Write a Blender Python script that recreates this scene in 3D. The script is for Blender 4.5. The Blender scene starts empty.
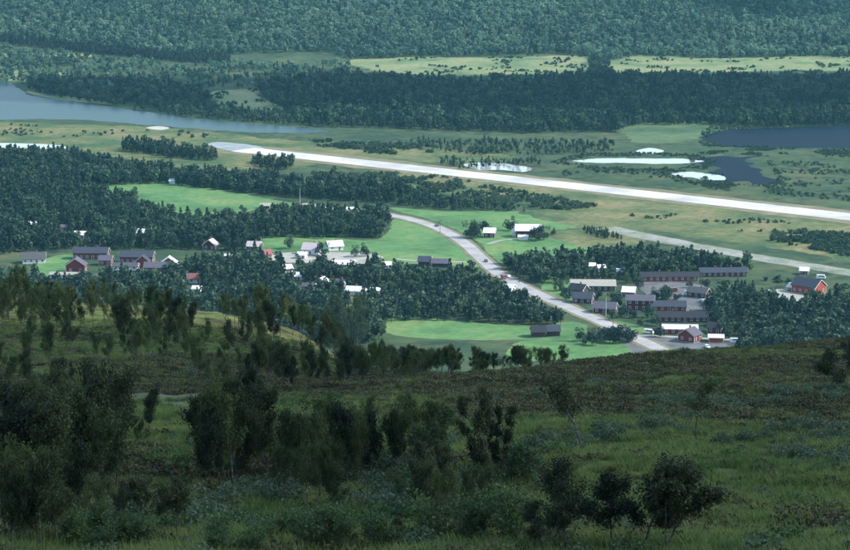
import bpy, bmesh, math, random
import numpy as np
from mathutils import Vector, Matrix, Euler

random.seed(7)
RNG = np.random.default_rng(11)
SC = bpy.context.scene
COL = SC.collection

# ------------------------------------------------------------------ camera
W0, H0 = 850.0, 550.0            # size of the photograph the pixel coordinates refer to
F = 2361.0                       # focal length in those pixels (100 mm lens)
CAMZ = 237.0
PITCH = math.radians(10.2)
cam_d = bpy.data.cameras.new('camera')
cam_d.sensor_width = 36.0
cam_d.lens = 36.0 * F / W0
cam_d.clip_start = 0.5
cam_d.clip_end = 40000.0
cam = bpy.data.objects.new('camera', cam_d)
COL.objects.link(cam)
cam.location = (0, 0, CAMZ)
cam.rotation_euler = (math.pi / 2 - PITCH, 0, 0)
SC.camera = cam

# ------------------------------------------------------------------ world and sun
SUN_AZ = math.radians(96)        # clockwise from the viewing direction (+Y)
SUN_EL = math.radians(40)
SUN_DIR = Vector((math.sin(SUN_AZ) * math.cos(SUN_EL), math.cos(SUN_AZ) * math.cos(SUN_EL), math.sin(SUN_EL)))
world = bpy.data.worlds.new('World')
SC.world = world
world.use_nodes = True
wn = world.node_tree.nodes
sky = wn.new('ShaderNodeTexSky')
sky.sky_type = 'NISHITA'
sky.sun_disc = False
sky.sun_elevation = SUN_EL
sky.sun_rotation = SUN_AZ
sky.altitude = 500
sky.air_density = 1.3
sky.dust_density = 1.0
wn['Background'].inputs['Strength'].default_value = 0.15
world.node_tree.links.new(sky.outputs[0], wn['Background'].inputs['Color'])

sun_d = bpy.data.lights.new('sun', 'SUN')
sun_d.energy = 3.2
sun_d.angle = math.radians(0.6)
sun_d.color = (1.0, 0.96, 0.89)
sun = bpy.data.objects.new('sun', sun_d)
COL.objects.link(sun)
sun.rotation_euler = SUN_DIR.to_track_quat('Z', 'Y').to_euler()
sun.location = SUN_DIR * 3000

SC.view_settings.view_transform = 'Standard'
SC.view_settings.look = 'None'
SC.view_settings.exposure = 0.95
SC.view_settings.gamma = 1.0
SC.render.engine = 'CYCLES'
SC.cycles.use_denoising = True
SC.cycles.max_bounces = 6
SC.cycles.diffuse_bounces = 3
SC.cycles.transmission_bounces = 3
SC.cycles.volume_bounces = 1

# ------------------------------------------------------------------ pixel <-> world
CP, SP = math.cos(PITCH), math.sin(PITCH)
def ray(px, py):
    px = np.asarray(px, float); py = np.asarray(py, float)
    a = (px - W0 / 2) / F; b = -(py - H0 / 2) / F
    return a, CP + b * SP, -SP + b * CP          # world x, y, z
def ground(px, py, z=0.0):
    a, b, c = ray(px, py)
    t = (z - CAMZ) / c
    return a * t, b * t
def project(x, y, z):
    dz = z - CAMZ
    d = y * CP - dz * SP
    u = y * SP + dz * CP
    return W0 / 2 + F * x / d, H0 / 2 - F * u / d, d / F     # px, py, metres per pixel

# ------------------------------------------------------------------ value noise (numpy)
_perm = RNG.random((256, 256))
def vnoise(x, y):
    xi = np.floor(x).astype(int); yi = np.floor(y).astype(int)
    fx = x - xi; fy = y - yi
    fx = fx * fx * (3 - 2 * fx); fy = fy * fy * (3 - 2 * fy)
    g = lambda i, j: _perm[i & 255, j & 255]
    return (g(xi, yi) * (1 - fx) + g(xi + 1, yi) * fx) * (1 - fy) + (g(xi, yi + 1) * (1 - fx) + g(xi + 1, yi + 1) * fx) * fy
def fbm(x, y, s, o=3):
    r = 0; a = 1; t = 0
    x = np.asarray(x, float); y = np.asarray(y, float)
    for k in range(o):
        r = r + a * vnoise(x / s + 17.3 * k, y / s - 9.1 * k); t += a; a *= .5; s *= .5
    return r / t

# ------------------------------------------------------------------ terrain height
# near hillside: per picture column the row at which the ground is seen and its distance
FG = {
    -400: [(550, 72), (500, 88), (460, 108), (420, 148), (400, 178), (380, 208), (340, 280), (305, 350), (288, 400)],
    0:    [(550, 75), (500, 90), (460, 110), (420, 150), (400, 180), (380, 212), (340, 290), (312, 345), (298, 395)],
    100:  [(550, 75), (500, 92), (460, 114), (420, 154), (400, 184), (380, 214), (345, 280), (316, 338), (302, 385)],
    200:  [(550, 75), (500, 95), (460, 120), (420, 160), (400, 188), (380, 215), (350, 265), (325, 322), (309, 372)],
    300:  [(550, 75), (500, 95), (460, 118), (430, 145), (410, 172), (397, 195), (386, 235), (362, 285), (335, 345), (326, 370)],
    400:  [(550, 75), (500, 95), (460, 115), (430, 140), (410, 165), (388, 203), (384, 255), (378, 300)],
    500:  [(550, 75), (500, 94), (460, 115), (430, 138), (400, 172), (373, 222), (373, 262), (375, 300)],
    600:  [(550, 75), (500, 93), (460, 116), (430, 140), (400, 175), (380, 206), (361, 248), (364, 275)],
    700:  [(550, 75), (500, 95), (460, 120), (430, 144), (400, 176), (372, 218), (351, 266), (352, 285)],
    850:  [(550, 75), (500, 97), (460, 124), (430, 148), (400, 178), (370, 220), (341, 280), (341, 295)],
    1250: [(550, 75), (500, 97), (460, 124), (430, 148), (400, 178), (370, 220), (335, 290), (330, 310)],
}
DS = 2.0
DGRID = np.arange(-400, 1400, DS)
_cu, _cz = [], []
for cpx in sorted(FG):
    rows = FG[cpx]
    D = []; Z = []
    for py, d in rows:
        a, b, c = ray(cpx, py)
        D.append(d); Z.append(CAMZ + d * c / b)
    s_end = 0.34
    dl, zl = D[-1], Z[-1]
    ext = [(20, .27), (60, .34), (140, .36), (240, .33)]
    for dd, s in ext:
        Z.append(Z[-1] - s * (dl + dd - D[-1])); D.append(dl + dd)
    D.append(D[-1] + Z[-1] / 0.25); Z.append(0.0)
    D = [-400, -60, 0] + D + [1500]; Z = [247, 243, 235.3] + Z + [0.0]
    z = np.interp(DGRID, D, Z)
    k = np.exp(-0.5 * (np.arange(-12, 13) * DS / 7.0) ** 2); k /= k.sum()
    z = np.convolve(np.pad(z, 12, mode='edge'), k, mode='valid')
    _cu.append((cpx - W0 / 2) / F); _cz.append(z)
_cu = np.array(_cu); _cz = np.array(_cz)
UG = np.linspace(_cu[0], _cu[-1], 161)
_zz = np.empty((161, len(DGRID)))
for j in range(len(DGRID)):
    _zz[:, j] = np.interp(UG, _cu, _cz[:, j])
k = np.exp(-0.5 * (np.arange(-8, 9) / 3.0) ** 2); k /= k.sum()
_zz = np.apply_along_axis(lambda v: np.convolve(np.pad(v, 8, mode='edge'), k, mode='valid'), 0, _zz)
Y_HILL = 2800.0
def height(x, y):
    x = np.asarray(x, float); y = np.asarray(y, float)
    u = x / np.maximum(y, 60) * 1.0
    fu = np.clip((u - UG[0]) / (UG[1] - UG[0]), 0, 159.999)
    fd = np.clip((y - DGRID[0]) / DS, 0, len(DGRID) - 1.001)
    i = fu.astype(int); j = fd.astype(int); a = fu - i; b = fd - j
    z = (_zz[i, j] * (1 - a) + _zz[i + 1, j] * a) * (1 - b) + (_zz[i, j + 1] * (1 - a) + _zz[i + 1, j + 1] * a) * b
    near = np.clip((700 - y) / 300, 0, 1)
    z = z + near * ((fbm(x, y, 14, 3) - .5) * 1.6 + (fbm(x + 99, y, 3.0, 2) - .5) * .55)
    far = np.maximum(y - Y_HILL - 60 * (fbm(x, y * .3, 400, 2) - .5), 0)
    z = z + far * .115 + np.clip(far / 300, 0, 1) * (fbm(x + 500, y, 260, 3) - .5) * 34
    return z
def hit(px, py):
    """first point of the terrain seen at a pixel"""
    a, b, c = [float(v) for v in ray(px, py)]
    t = np.arange(40, 4400, .5)
    hz = height(a * t, b * t)
    below = np.nonzero(CAMZ + c * t < hz)[0]
    i = below[0] if len(below) else len(t) - 1
    return a * t[i], b * t[i], float(hz[i])

# ------------------------------------------------------------------ material helpers
def new_mat(name):
    m = bpy.data.materials.new(name); m.use_nodes = True
    return m, m.node_tree.nodes, m.node_tree.links, m.node_tree.nodes['Principled BSDF']
def ramp(n, cols, pos):
    r = n.new('ShaderNodeValToRGB'); e = r.color_ramp.elements
    while len(e) < len(cols): e.new(0.5)
    for i, (c, p) in enumerate(zip(cols, pos)):
        e[i].position = p; e[i].color = (*c, 1)
    return r
def noise_mat(name, cols, pos, scale, rough=.9, bump=0.0, bscale=None, detail=6, stretch=(1, 1, 1), spec=.2, fine=0):
    m, n, l, b = new_mat(name)
    tc = n.new('ShaderNodeTexCoord'); mp = n.new('ShaderNodeMapping'); mp.inputs['Scale'].default_value = stretch
    l.new(tc.outputs['Object'], mp.inputs['Vector'])
    t = n.new('ShaderNodeTexNoise'); t.inputs['Scale'].default_value = scale; t.inputs['Detail'].default_value = detail
    t.inputs['Roughness'].default_value = .62
    l.new(mp.outputs[0], t.inputs['Vector'])
    r = ramp(n, cols, pos); l.new(t.outputs['Fac'], r.inputs['Fac'])
    out = r.outputs['Color']
    if fine:                      # smaller mottling on top: tussocks, wheel marks, bare spots
        t3 = n.new('ShaderNodeTexNoise'); t3.inputs['Scale'].default_value = scale * 9; t3.inputs['Detail'].default_value = 9; t3.inputs['Roughness'].default_value = .75
        l.new(mp.outputs[0], t3.inputs['Vector'])
        r3 = ramp(n, [(1 - fine,) * 3, (1 + fine * .6,) * 3], [.36, .64]); l.new(t3.outputs['Fac'], r3.inputs['Fac'])
        mm = n.new('ShaderNodeMix'); mm.data_type = 'RGBA'; mm.blend_type = 'MULTIPLY'; mm.inputs['Factor'].default_value = 1
        l.new(out, mm.inputs['A']); l.new(r3.outputs['Color'], mm.inputs['B']); out = mm.outputs['Result']
    l.new(out, b.inputs['Base Color'])
    b.inputs['Roughness'].default_value = rough
    b.inputs['Specular IOR Level'].default_value = spec
    if bump:
        t2 = n.new('ShaderNodeTexNoise'); t2.inputs['Scale'].default_value = bscale or scale * 6; t2.inputs['Detail'].default_value = 4
        l.new(mp.outputs[0], t2.inputs['Vector'])
        bn = n.new('ShaderNodeBump'); bn.inputs['Strength'].default_value = bump; bn.inputs['Distance'].default_value = .3
        l.new(t2.outputs['Fac'], bn.inputs['Height']); l.new(bn.outputs[0], b.inputs['Normal'])
    return m
def leaf_mat(name, c1, c2, trans=.25, pos_scale=0.02):
    """foliage: colour varies per plant and over the place, light passes through the leaves"""
    m, n, l, b = new_mat(name)
    oi = n.new('ShaderNodeObjectInfo'); geo = n.new('ShaderNodeNewGeometry')
    t = n.new('ShaderNodeTexNoise'); t.inputs['Scale'].default_value = pos_scale; t.inputs['Detail'].default_value = 3
    l.new(geo.outputs['Position'], t.inputs['Vector'])
    add = n.new('ShaderNodeMath'); add.operation = 'MULTIPLY_ADD'; add.inputs[1].default_value = .6; add.inputs[2].default_value = -.3
    l.new(oi.outputs['Random'], add.inputs[0])
    a2 = n.new('ShaderNodeMath'); l.new(add.outputs[0], a2.inputs[0]); l.new(t.outputs['Fac'], a2.inputs[1])
    r = ramp(n, [c1, tuple((x + y) / 2 for x, y in zip(c1, c2)), c2], [.28, .5, .72])
    l.new(a2.outputs[0], r.inputs['Fac'])
    l.new(r.outputs['Color'], b.inputs['Base Color'])
    b.inputs['Roughness'].default_value = .6; b.inputs['Specular IOR Level'].default_value = .25
    tr = n.new('ShaderNodeBsdfTranslucent'); l.new(r.outputs['Color'], tr.inputs['Color'])
    mx = n.new('ShaderNodeMixShader'); mx.inputs[0].default_value = trans
    l.new(b.outputs[0], mx.inputs[1]); l.new(tr.outputs[0], mx.inputs[2])
    l.new(mx.outputs[0], n['Material Output'].inputs['Surface'])
    return m
def plain(name, c, rough=.7, spec=.3, var=.18, scale=1.5, metal=0):
    lo = tuple(v * (1 - var) for v in c); hi = tuple(min(1, v * (1 + var)) for v in c)
    m = noise_mat(name, [lo, hi], [.35, .65], scale, rough, spec=spec)
    m.node_tree.nodes['Principled BSDF'].inputs['Metallic'].default_value = metal
    return m

M = {}
M['asphalt'] = noise_mat('asphalt', [(.10, .105, .105), (.17, .175, .175)], [.35, .65], .12, .85, fine=.25)
M['runway'] = noise_mat('runway surface', [(.40, .385, .36), (.66, .64, .60)], [.35, .65], .02, .8)
M['apron'] = noise_mat('apron', [(.20, .24, .24), (.33, .36, .36)], [.3, .7], .08, .85)
M['road'] = noise_mat('road surface', [(.30, .29, .275), (.44, .43, .41)], [.35, .65], .08, .85, fine=.2)
M['gravel'] = noise_mat('gravel', [(.26, .25, .21), (.42, .41, .36)], [.3, .7], .15, .9)
M['worn'] = noise_mat('worn path', [(.08, .085, .05), (.15, .145, .10)], [.35, .65], .5, .95, fine=.3)
M['verge'] = noise_mat('dry verge', [(.13, .13, .07), (.25, .22, .14)], [.3, .7], .08, .95)
M['sand'] = noise_mat('sand', [(.32, .32, .25), (.52, .51, .44)], [.3, .7], .1, .95)
M['strip'] = noise_mat('old airstrip', [(.14, .18, .11), (.24, .255, .20), (.31, .31, .27)], [.38, .5, .62], .05, .95, fine=.3)
M['meadow'] = noise_mat('mown meadow', [(.065, .145, .050), (.105, .225, .075), (.165, .24, .082)], [.36, .5, .64], .018, .9, .3, .8, fine=.28)
M['pasture'] = noise_mat('dry pasture', [(.055, .105, .042), (.125, .15, .057), (.21, .19, .085)], [.38, .5, .63], .02, .95, .3, .8, fine=.4)
M['bog'] = noise_mat('bog', [(.11, .17, .075), (.19, .24, .10), (.26, .26, .125)], [.36, .5, .64], .016, .95, .3, .8, fine=.35)
M['marsh'] = noise_mat('marsh grass', [(.05, .10, .045), (.085, .14, .06), (.12, .17, .07)], [.38, .5, .62], .02, .95, .3, .8, fine=.3)
M['wall_red'] = plain('red ochre boards', (.17, .03, .028))
M['wall_darkred'] = plain('dark red boards', (.075, .02, .02))
M['wall_brown'] = plain('dark brown boards', (.055, .035, .028))
M['wall_white'] = plain('white boards', (.72, .72, .70))
M['wall_lilac'] = plain('pale grey render', (.42, .40, .44))
M['wall_pale'] = plain('dull red boards', (.15, .045, .05))
M['wall_orange'] = plain('sun bleached red boards', (.28, .062, .042))
M['roof_blue'] = plain('blue grey roof sheet', (.055, .062, .082), .85, .12)
M['roof_lilac'] = plain('lilac grey roof sheet', (.105, .10, .125), .85, .12)
M['roof_grey'] = plain('grey roof sheet', (.085, .09, .095), .85, .12)
M['roof_dark'] = plain('dark felt roof', (.038, .040, .046), .85, .12)
M['roof_white'] = plain('bright metal roof', (.74, .74, .74), .4, .5)
M['roof_pink'] = plain('pale pinkish roof sheet', (.46, .40, .41), .7, .2)
M['roof_tan'] = plain('weathered tan roof', (.34, .33, .27), .7)
M['roof_red'] = plain('dull red roof', (.26, .10, .09), .7)
M['trim'] = plain('white trim', (.78, .77, .76))
M['stone'] = plain('stone base', (.28, .28, .27))
M['brick'] = plain('chimney brick', (.22, .11, .08))
M['door'] = plain('painted door', (.12, .07, .05))
M['metal'] = plain('galvanised metal', (.55, .56, .57), .4, .5)
M['tyre'] = plain('tyre rubber', (.02, .02, .02))
for nm, c in dict(white=(.82, .82, .82), red=(.25, .03, .03), dark=(.04, .045, .06), silver=(.5, .52, .54), blue=(.04, .09, .25)).items():
    M['car_' + nm] = plain('car paint ' + nm, c, .25, .6, .03)
gm, gn, gl, gb = new_mat('window glass')
gb.inputs['Base Color'].default_value = (.03, .04, .05, 1); gb.inputs['Roughness'].default_value = .08; gb.inputs['Specular IOR Level'].default_value = .8
M['glass'] = gm
M['bark'] = noise_mat('birch bark', [(.035, .03, .027), (.11, .10, .09), (.30, .29, .27)], [.35, .52, .72], 1.6, .9, .4, 8, stretch=(1, 1, 2.2))
M['bark_dark'] = noise_mat('dark bark', [(.03, .025, .02), (.09, .075, .06)], [.3, .7], 3, .9)
M['leaf_birch'] = leaf_mat('mountain birch leaves', (.030, .056, .018), (.072, .105, .032), .3, .05)
M['leaf_dark'] = leaf_mat('dark leaves', (.018, .034, .015), (.046, .064, .025), .25, .05)
M['leaf_willow'] = leaf_mat('grey willow leaves', (.06, .10, .05), (.11, .155, .085), .2, .15)
M['leaf_bush'] = leaf_mat('green bush leaves', (.036, .085, .022), (.085, .15, .042), .3, .15)
M['heather'] = leaf_mat('heather', (.042, .046, .018), (.108, .102, .040), .1, .12)
M['grass'] = leaf_mat('grass blades', (.058, .115, .024), (.165, .21, .048), .3, .05)
M['grass_yellow'] = leaf_mat('yellow green grass blades', (.13, .185, .028), (.27, .29, .055), .3, .08)
M['pine'] = leaf_mat('conifer needles', (.014, .036, .034), (.040, .075, .056), .2, .009)
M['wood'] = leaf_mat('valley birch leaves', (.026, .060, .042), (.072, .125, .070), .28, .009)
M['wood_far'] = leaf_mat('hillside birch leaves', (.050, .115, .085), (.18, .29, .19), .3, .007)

def water_mat(name, rough, bump, base=(.012, .022, .03)):
    m, n, l, b = new_mat(name)
    b.inputs['Base Color'].default_value = (*base, 1); b.inputs['Roughness'].default_value = rough
    b.inputs['IOR'].default_value = 1.33; b.inputs['Specular IOR Level'].default_value = .5
    geo = n.new('ShaderNodeNewGeometry'); t = n.new('ShaderNodeTexNoise'); t.inputs['Scale'].default_value = .6; t.inputs['Detail'].default_value = 3
    l.new(geo.outputs['Position'], t.inputs['Vector'])
    bn = n.new('ShaderNodeBump'); bn.inputs['Strength'].default_value = bump; bn.inputs['Distance'].default_value = .3
    l.new(t.outputs['Fac'], bn.inputs['Height']); l.new(bn.outputs[0], b.inputs['Normal'])
    return m
M['water_calm'] = water_mat('pond water with painted sky sheen', .06, .02, (.36, .38, .38))  # pale base colour paints in the bright sky reflection
M['water_river'] = water_mat('river water', .35, .35, (.045, .085, .085))
M['water_river'].node_tree.nodes['Principled BSDF'].inputs['Specular IOR Level'].default_value = .2
M['water_ruffled'] = water_mat('wind ruffled water', .55, .8, (.008, .014, .026))
M['water_ruffled'].node_tree.nodes['Principled BSDF'].inputs['Specular IOR Level'].default_value = .05

# ground: tundra on the near hillside, marsh grass in the valley, forest floor on the far hill
def ground_mat():
    m, n, l, b = new_mat('ground cover')
    geo = n.new('ShaderNodeNewGeometry')
    def nz(scale, det=5, off=(0, 0, 0)):
        mp = n.new('ShaderNodeMapping'); mp.inputs['Location'].default_value = off
        l.new(geo.outputs['Position'], mp.inputs['Vector'])
        t = n.new('ShaderNodeTexNoise'); t.inputs['Scale'].default_value = scale; t.inputs['Detail'].default_value = det; t.inputs['Roughness'].default_value = .65
        l.new(mp.outputs[0], t.inputs['Vector']); return t.outputs['Fac']
    def mix(fac, a, c):
        x = n.new('ShaderNodeMix'); x.data_type = 'RGBA'
        l.new(fac, x.inputs['Factor']); l.new(a, x.inputs['A']); l.new(c, x.inputs['B']); return x.outputs['Result']
    def rmp(f, cols, pos):
        r = ramp(n, cols, pos); l.new(f, r.inputs['Fac']); return r.outputs['Color']
    # near tundra
    green = rmp(nz(.5), [(.05, .085, .025), (.10, .135, .04), (.17, .18, .06)], [.3, .52, .72])
    brown = rmp(nz(.8, 6, (31, 7, 0)), [(.034, .034, .015), (.072, .068, .028), (.13, .12, .05)], [.3, .52, .72])
    hf = rmp(nz(.045, 5, (5, 60, 0)), [(0, 0, 0), (1, 1, 1)], [.47, .58])
    tundra = mix(hf, green, brown)
    # valley
    v1 = rmp(nz(.012, 6), [(.026, .060, .032), (.044, .082, .040), (.070, .105, .048), (.115, .12, .055)], [.36, .46, .54, .64])
    v2 = rmp(nz(.09, 5, (9, 9, 0)), [(.018, .042, .028), (.080, .105, .050)], [.40, .60])
    valley = mix(rmp(nz(.03, 5, (70, 3, 0)), [(0, 0, 0), (1, 1, 1)], [.4, .6]), v1, v2)
    floor = rmp(nz(.02, 5), [(.03, .055, .03), (.075, .11, .055)], [.3, .7])
    sep = n.new('ShaderNodeSeparateXYZ'); l.new(geo.outputs['Position'], sep.inputs[0])
    def step(a, c):
        mr = n.new('ShaderNodeMapRange'); mr.inputs['From Min'].default_value = a; mr.inputs['From Max'].default_value = c
        l.new(sep.outputs['Y'], mr.inputs['Value']); return mr.outputs['Result']
    c = mix(step(560, 760), tundra, valley)
    c = mix(step(2780, 2880), c, floor)
    l.new(c, b.inputs['Base Color']); b.inputs['Roughness'].default_value = .95; b.inputs['Specular IOR Level'].default_value = .1
    bn = n.new('ShaderNodeBump'); bn.inputs['Strength'].default_value = .5; bn.inputs['Distance'].default_value = .25
    l.new(nz(2.2, 5), bn.inputs['Height']); l.new(bn.outputs[0], b.inputs['Normal'])
    return m
M['ground'] = ground_mat()

# ------------------------------------------------------------------ object helpers
def link(o, parent=None):
    COL.objects.link(o)
    if parent: o.parent = parent
    return o
def tag(o, label=None, cat=None, group=None, kind=None):
    if label: o['label'] = label
    if cat: o['category'] = cat
    if group: o['group'] = group
    if kind: o['kind'] = kind
    return o
def empty(name, loc, rz=0, scale=1.0):
    o = bpy.data.objects.new(name, None); o.empty_display_size = .5
    o.location = loc; o.rotation_euler = (0, 0, rz); o.scale = (scale,) * 3
    return link(o)
def mesh_np(name, verts, faces, mats, smooth=False, fmat=None):
    me = bpy.data.meshes.new(name)
    verts = np.asarray(verts, np.float32)
    if isinstance(faces, np.ndarray):
        nf, k = faces.shape
        me.vertices.add(len(verts)); me.vertices.foreach_set('co', verts.ravel())
        me.loops.add(nf * k); me.loops.foreach_set('vertex_index', faces.astype(np.int32).ravel())
        me.polygons.add(nf); me.polygons.foreach_set('loop_start', np.arange(0, nf * k, k, dtype=np.int32))
        me.update(calc_edges=True)
    else:
        me.from_pydata(verts.tolist(), [], faces); me.update()
    for mt in (mats if isinstance(mats, (list, tuple)) else [mats]): me.materials.append(mt)
    if fmat is not None: me.polygons.foreach_set('material_index', np.asarray(fmat, np.int32))
    if smooth: me.polygons.foreach_set('use_smooth', np.ones(len(me.polygons), bool))
    me.validate()
    return me
class MB:
    """collects boxes, prisms and tubes into one mesh"""
    def __init__(s): s.v = []; s.f = []; s.m = []
    def add(s, vs, fs, mi=0):
        o = len(s.v); s.v += [tuple(v) for v in vs]; s.f += [tuple(i + o for i in f) for f in fs]; s.m += [mi] * len(fs); return s
    def box(s, x0, x1, y0, y1, z0, z1, mi=0):
        return s.add([(x0, y0, z0), (x1, y0, z0), (x1, y1, z0), (x0, y1, z0), (x0, y0, z1), (x1, y0, z1), (x1, y1, z1), (x0, y1, z1)],
                     [(0, 3, 2, 1), (4, 5, 6, 7), (0, 1, 5, 4), (1, 2, 6, 5), (2, 3, 7, 6), (3, 0, 4, 7)], mi)
    def prism(s, poly, y0, y1, mi=0):        # poly in x,z, counter-clockwise seen from -y, extruded along y
        k = len(poly)
        vs = [(x, y0, z) for x, z in poly] + [(x, y1, z) for x, z in poly]
        fs = [tuple(range(k)), tuple(range(2 * k - 1, k - 1, -1))] + [((i + 1) % k, i, i + k, (i + 1) % k + k) for i in range(k)]
        return s.add(vs, fs, mi)
    def prismx(s, poly, x0, x1, mi=0):       # poly in y,z extruded along x
        k = len(poly)
        vs = [(x0, y, z) for y, z in poly] + [(x1, y, z) for y, z in poly]
        fs = [tuple(range(k - 1, -1, -1)), tuple(range(k, 2 * k))] + [(i, (i + 1) % k, (i + 1) % k + k, i + k) for i in range(k)]
        return s.add(vs, fs, mi)
    def tube(s, pts, rads, n=6, mi=0):
        o = len(s.v)
        for i, (p, r) in enumerate(zip(pts, rads)):
            p = Vector(p); d = Vector(pts[min(i + 1, len(pts) - 1)]) - Vector(pts[max(i - 1, 0)])
            d.normalize(); a = d.orthogonal().normalized() if abs(d.z) < .999 else Vector((1, 0, 0)); b = d.cross(a)
            if i: 
                a = (pa - d * pa.dot(d)).normalized(); b = d.cross(a)
            pa = a
            for q in range(n):
                t = 2 * math.pi * q / n; s.v.append(tuple(p + (a * math.cos(t) + b * math.sin(t)) * r))
        for i in range(len(pts) - 1):
            for q in range(n):
                q2 = (q + 1) % n
                s.f.append((o + i * n + q, o + i * n + q2, o + (i + 1) * n + q2, o + (i + 1) * n + q)); s.m.append(mi)
        s.f.append(tuple(o + q for q in range(n - 1, -1, -1))); s.m.append(mi)
        e = o + (len(pts) - 1) * n
        s.f.append(tuple(e + q for q in range(n))); s.m.append(mi)
        return s
    def mesh(s, name, mats, smooth=False): return mesh_np(name, s.v, s.f, mats, smooth, s.m)
    def build(s, name, mats, parent=None, smooth=False):
        return link(bpy.data.objects.new(name, s.mesh(name, mats, smooth)), parent)

# ------------------------------------------------------------------ ground sheet
def build_ground():
    d = [-120.0]
    while d[-1] < 4650:
        y = d[-1]
        st = 4 if y < 40 else (.55 if y < 130 else .55 + (y - 130) * .0045 if y < 420 else 7 if y < 2600 else 11)
        d.append(y + st)
    d = np.array(d)
    u = np.concatenate([np.linspace(-.62, -.2, 50, endpoint=False), np.linspace(-.2, .2, 300, endpoint=False), np.linspace(.2, .62, 50)])
    D, U = np.meshgrid(d, u, indexing='ij')
    X = U * (np.maximum(D, 0) + 40); Y = D
    Z = height(X, Y)
    nr, nc = D.shape
    v = np.stack([X, Y, Z], -1).reshape(-1, 3)
    i = np.arange(nr - 1)[:, None] * nc + np.arange(nc - 1)[None, :]
    f = np.stack([i, i + 1, i + nc + 1, i + nc], -1).reshape(-1, 4)
    o = link(bpy.data.objects.new('ground', mesh_np('ground', v, f, M['ground'], True)))
    tag(o, 'rolling tundra slope falling to a flat green valley and wooded far hillside', 'ground', kind='structure')
build_ground()

# ------------------------------------------------------------------ flat sheets traced on the valley floor
def smooth_loop(p, n=6, closed=True):
    p = np.asarray(p, float); out = []
    N = len(p)
    for i in range(N if closed else N - 1):
        if closed: a, b, c, d = p[i - 1], p[i], p[(i + 1) % N], p[(i + 2) % N]
        else: a, b, c, d = p[max(i - 1, 0)], p[i], p[i + 1], p[min(i + 2, N - 1)]
        for k in range(n):
            t = k / n
            out.append(.5 * ((2 * b) + (-a + c) * t + (2 * a - 5 * b + 4 * c - d) * t * t + (-a + 3 * b - 3 * c + d) * t ** 3))
    if not closed: out.append(p[-1])
    return np.array(out)
def sheet(name, poly, z, mat, label, ragged=3.0, smooth=True, cat=None):
    x, y = ground(*np.array(poly, float).T)
    p = np.stack([x, y], -1)
    if smooth:
        p = smooth_loop(p, 8)
        q = np.concatenate([p, p[:1]]); ln = np.r_[0, np.cumsum(np.linalg.norm(np.diff(q, axis=0), axis=1))]
        t = np.linspace(0, ln[-1], max(40, int(ln[-1] / max(1.2, ragged * .35))), endpoint=False)
        p = np.stack([np.interp(t, ln, q[:, 0]), np.interp(t, ln, q[:, 1])], -1)
        g = np.gradient(p, axis=0); g /= np.linalg.norm(g, axis=1, keepdims=True) + 1e-9
        jit = ((fbm(p[:, 0] + z * 997, p[:, 1], 8 + ragged * 3, 3) - .5) * 2.4 + (fbm(p[:, 0], p[:, 1] + 333, 1.5 + ragged * .5, 2) - .5) * .9) * ragged
        p = p + np.stack([g[:, 1], -g[:, 0]], -1) * jit[:, None]
    me = mesh_np(name, np.c_[p, np.zeros(len(p))], [tuple(range(len(p)))], mat)
    if me.polygons[0].normal.z < 0: me.flip_normals()
    o = link(bpy.data.objects.new(name, me)); o.location.z = z
    return tag(o, label, cat or name.replace('_', ' '), kind='structure')
def ribbon(name, pts, width, z, mat, label, n=10, cat=None, wvar=.04):
    x, y = ground(*np.array(pts, float).T)
    p = smooth_loop(np.stack([x, y], -1), n, False)
    t = np.gradient(p, axis=0); t /= np.linalg.norm(t, axis=1, keepdims=True)
    nrm = np.stack([-t[:, 1], t[:, 0]], -1)
    w = (width / 2) * (1 + wvar * (fbm(p[:, 0], p[:, 1], 15, 2) - .5) * 2)[:, None]
    L, R = p + nrm * w, p - nrm * w
    k = len(p)
    v = np.concatenate([np.c_[L, np.zeros(k)], np.c_[R, np.zeros(k)]])
    f = [(k + i, k + i + 1, i + 1, i) for i in range(k - 1)]
    me = mesh_np(name, v, f, mat)
    if me.polygons[0].normal.z < 0: me.flip_normals()
    o = link(bpy.data.objects.new(name, me)); o.location.z = z
    return tag(o, label, cat or name, kind='structure')

S = sheet
# bogs and grassland
S('bog', [(352, 60), (420, 57), (500, 58), (560, 55), (588, 58), (592, 68), (560, 72), (470, 76), (400, 73), (360, 68)], .03, M['bog'], 'pale yellow bog strip below the far hillside, left of the wooded gap', 14)
S('bog', [(604, 64), (640, 55), (700, 58), (780, 57), (900, 55), (900, 70), (790, 70), (720, 72), (640, 74), (606, 72)], .034, M['bog'], 'pale yellow bog strip below the far hillside, running off the right edge', 14)
S('bog', [(200, 94), (230, 90), (258, 90), (262, 98), (284, 104), (276, 110), (245, 109), (222, 103)], .03, M['bog'], 'small pale clearing in the woods above the runway end', 10)
S('bog', [(-60, 70), (40, 70), (75, 75), (60, 81), (-60, 80)], .032, M['bog'], 'pale marsh strip beyond the river at the left edge', 10)
S('bog', [(-60, 44), (20, 47), (60, 50), (90, 56), (40, 58), (-60, 56)], .036, M['bog'], 'narrow light clearing below the dark line at the far left', 10)
S('grassland', [(-80, 122), (60, 123), (160, 128), (250, 136), (420, 148), (520, 158), (440, 164), (340, 158), (300, 168), (200, 170), (90, 152), (62, 146), (-80, 140)], .02, M['pasture'], 'flat yellow green river meadow between river and runway', 13)
S('grassland', [(430, 172), (560, 188), (700, 204), (900, 226), (900, 262), (800, 252), (700, 236), (640, 226), (560, 210), (470, 196), (400, 184)], .024, M['pasture'], 'yellow green open grassland below the runway on the right', 13)
S('grassland', [(620, 126), (700, 122), (720, 130), (690, 140), (640, 142)], .022, M['marsh'], 'light green marsh patch beside the dark lake', 10)
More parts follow.
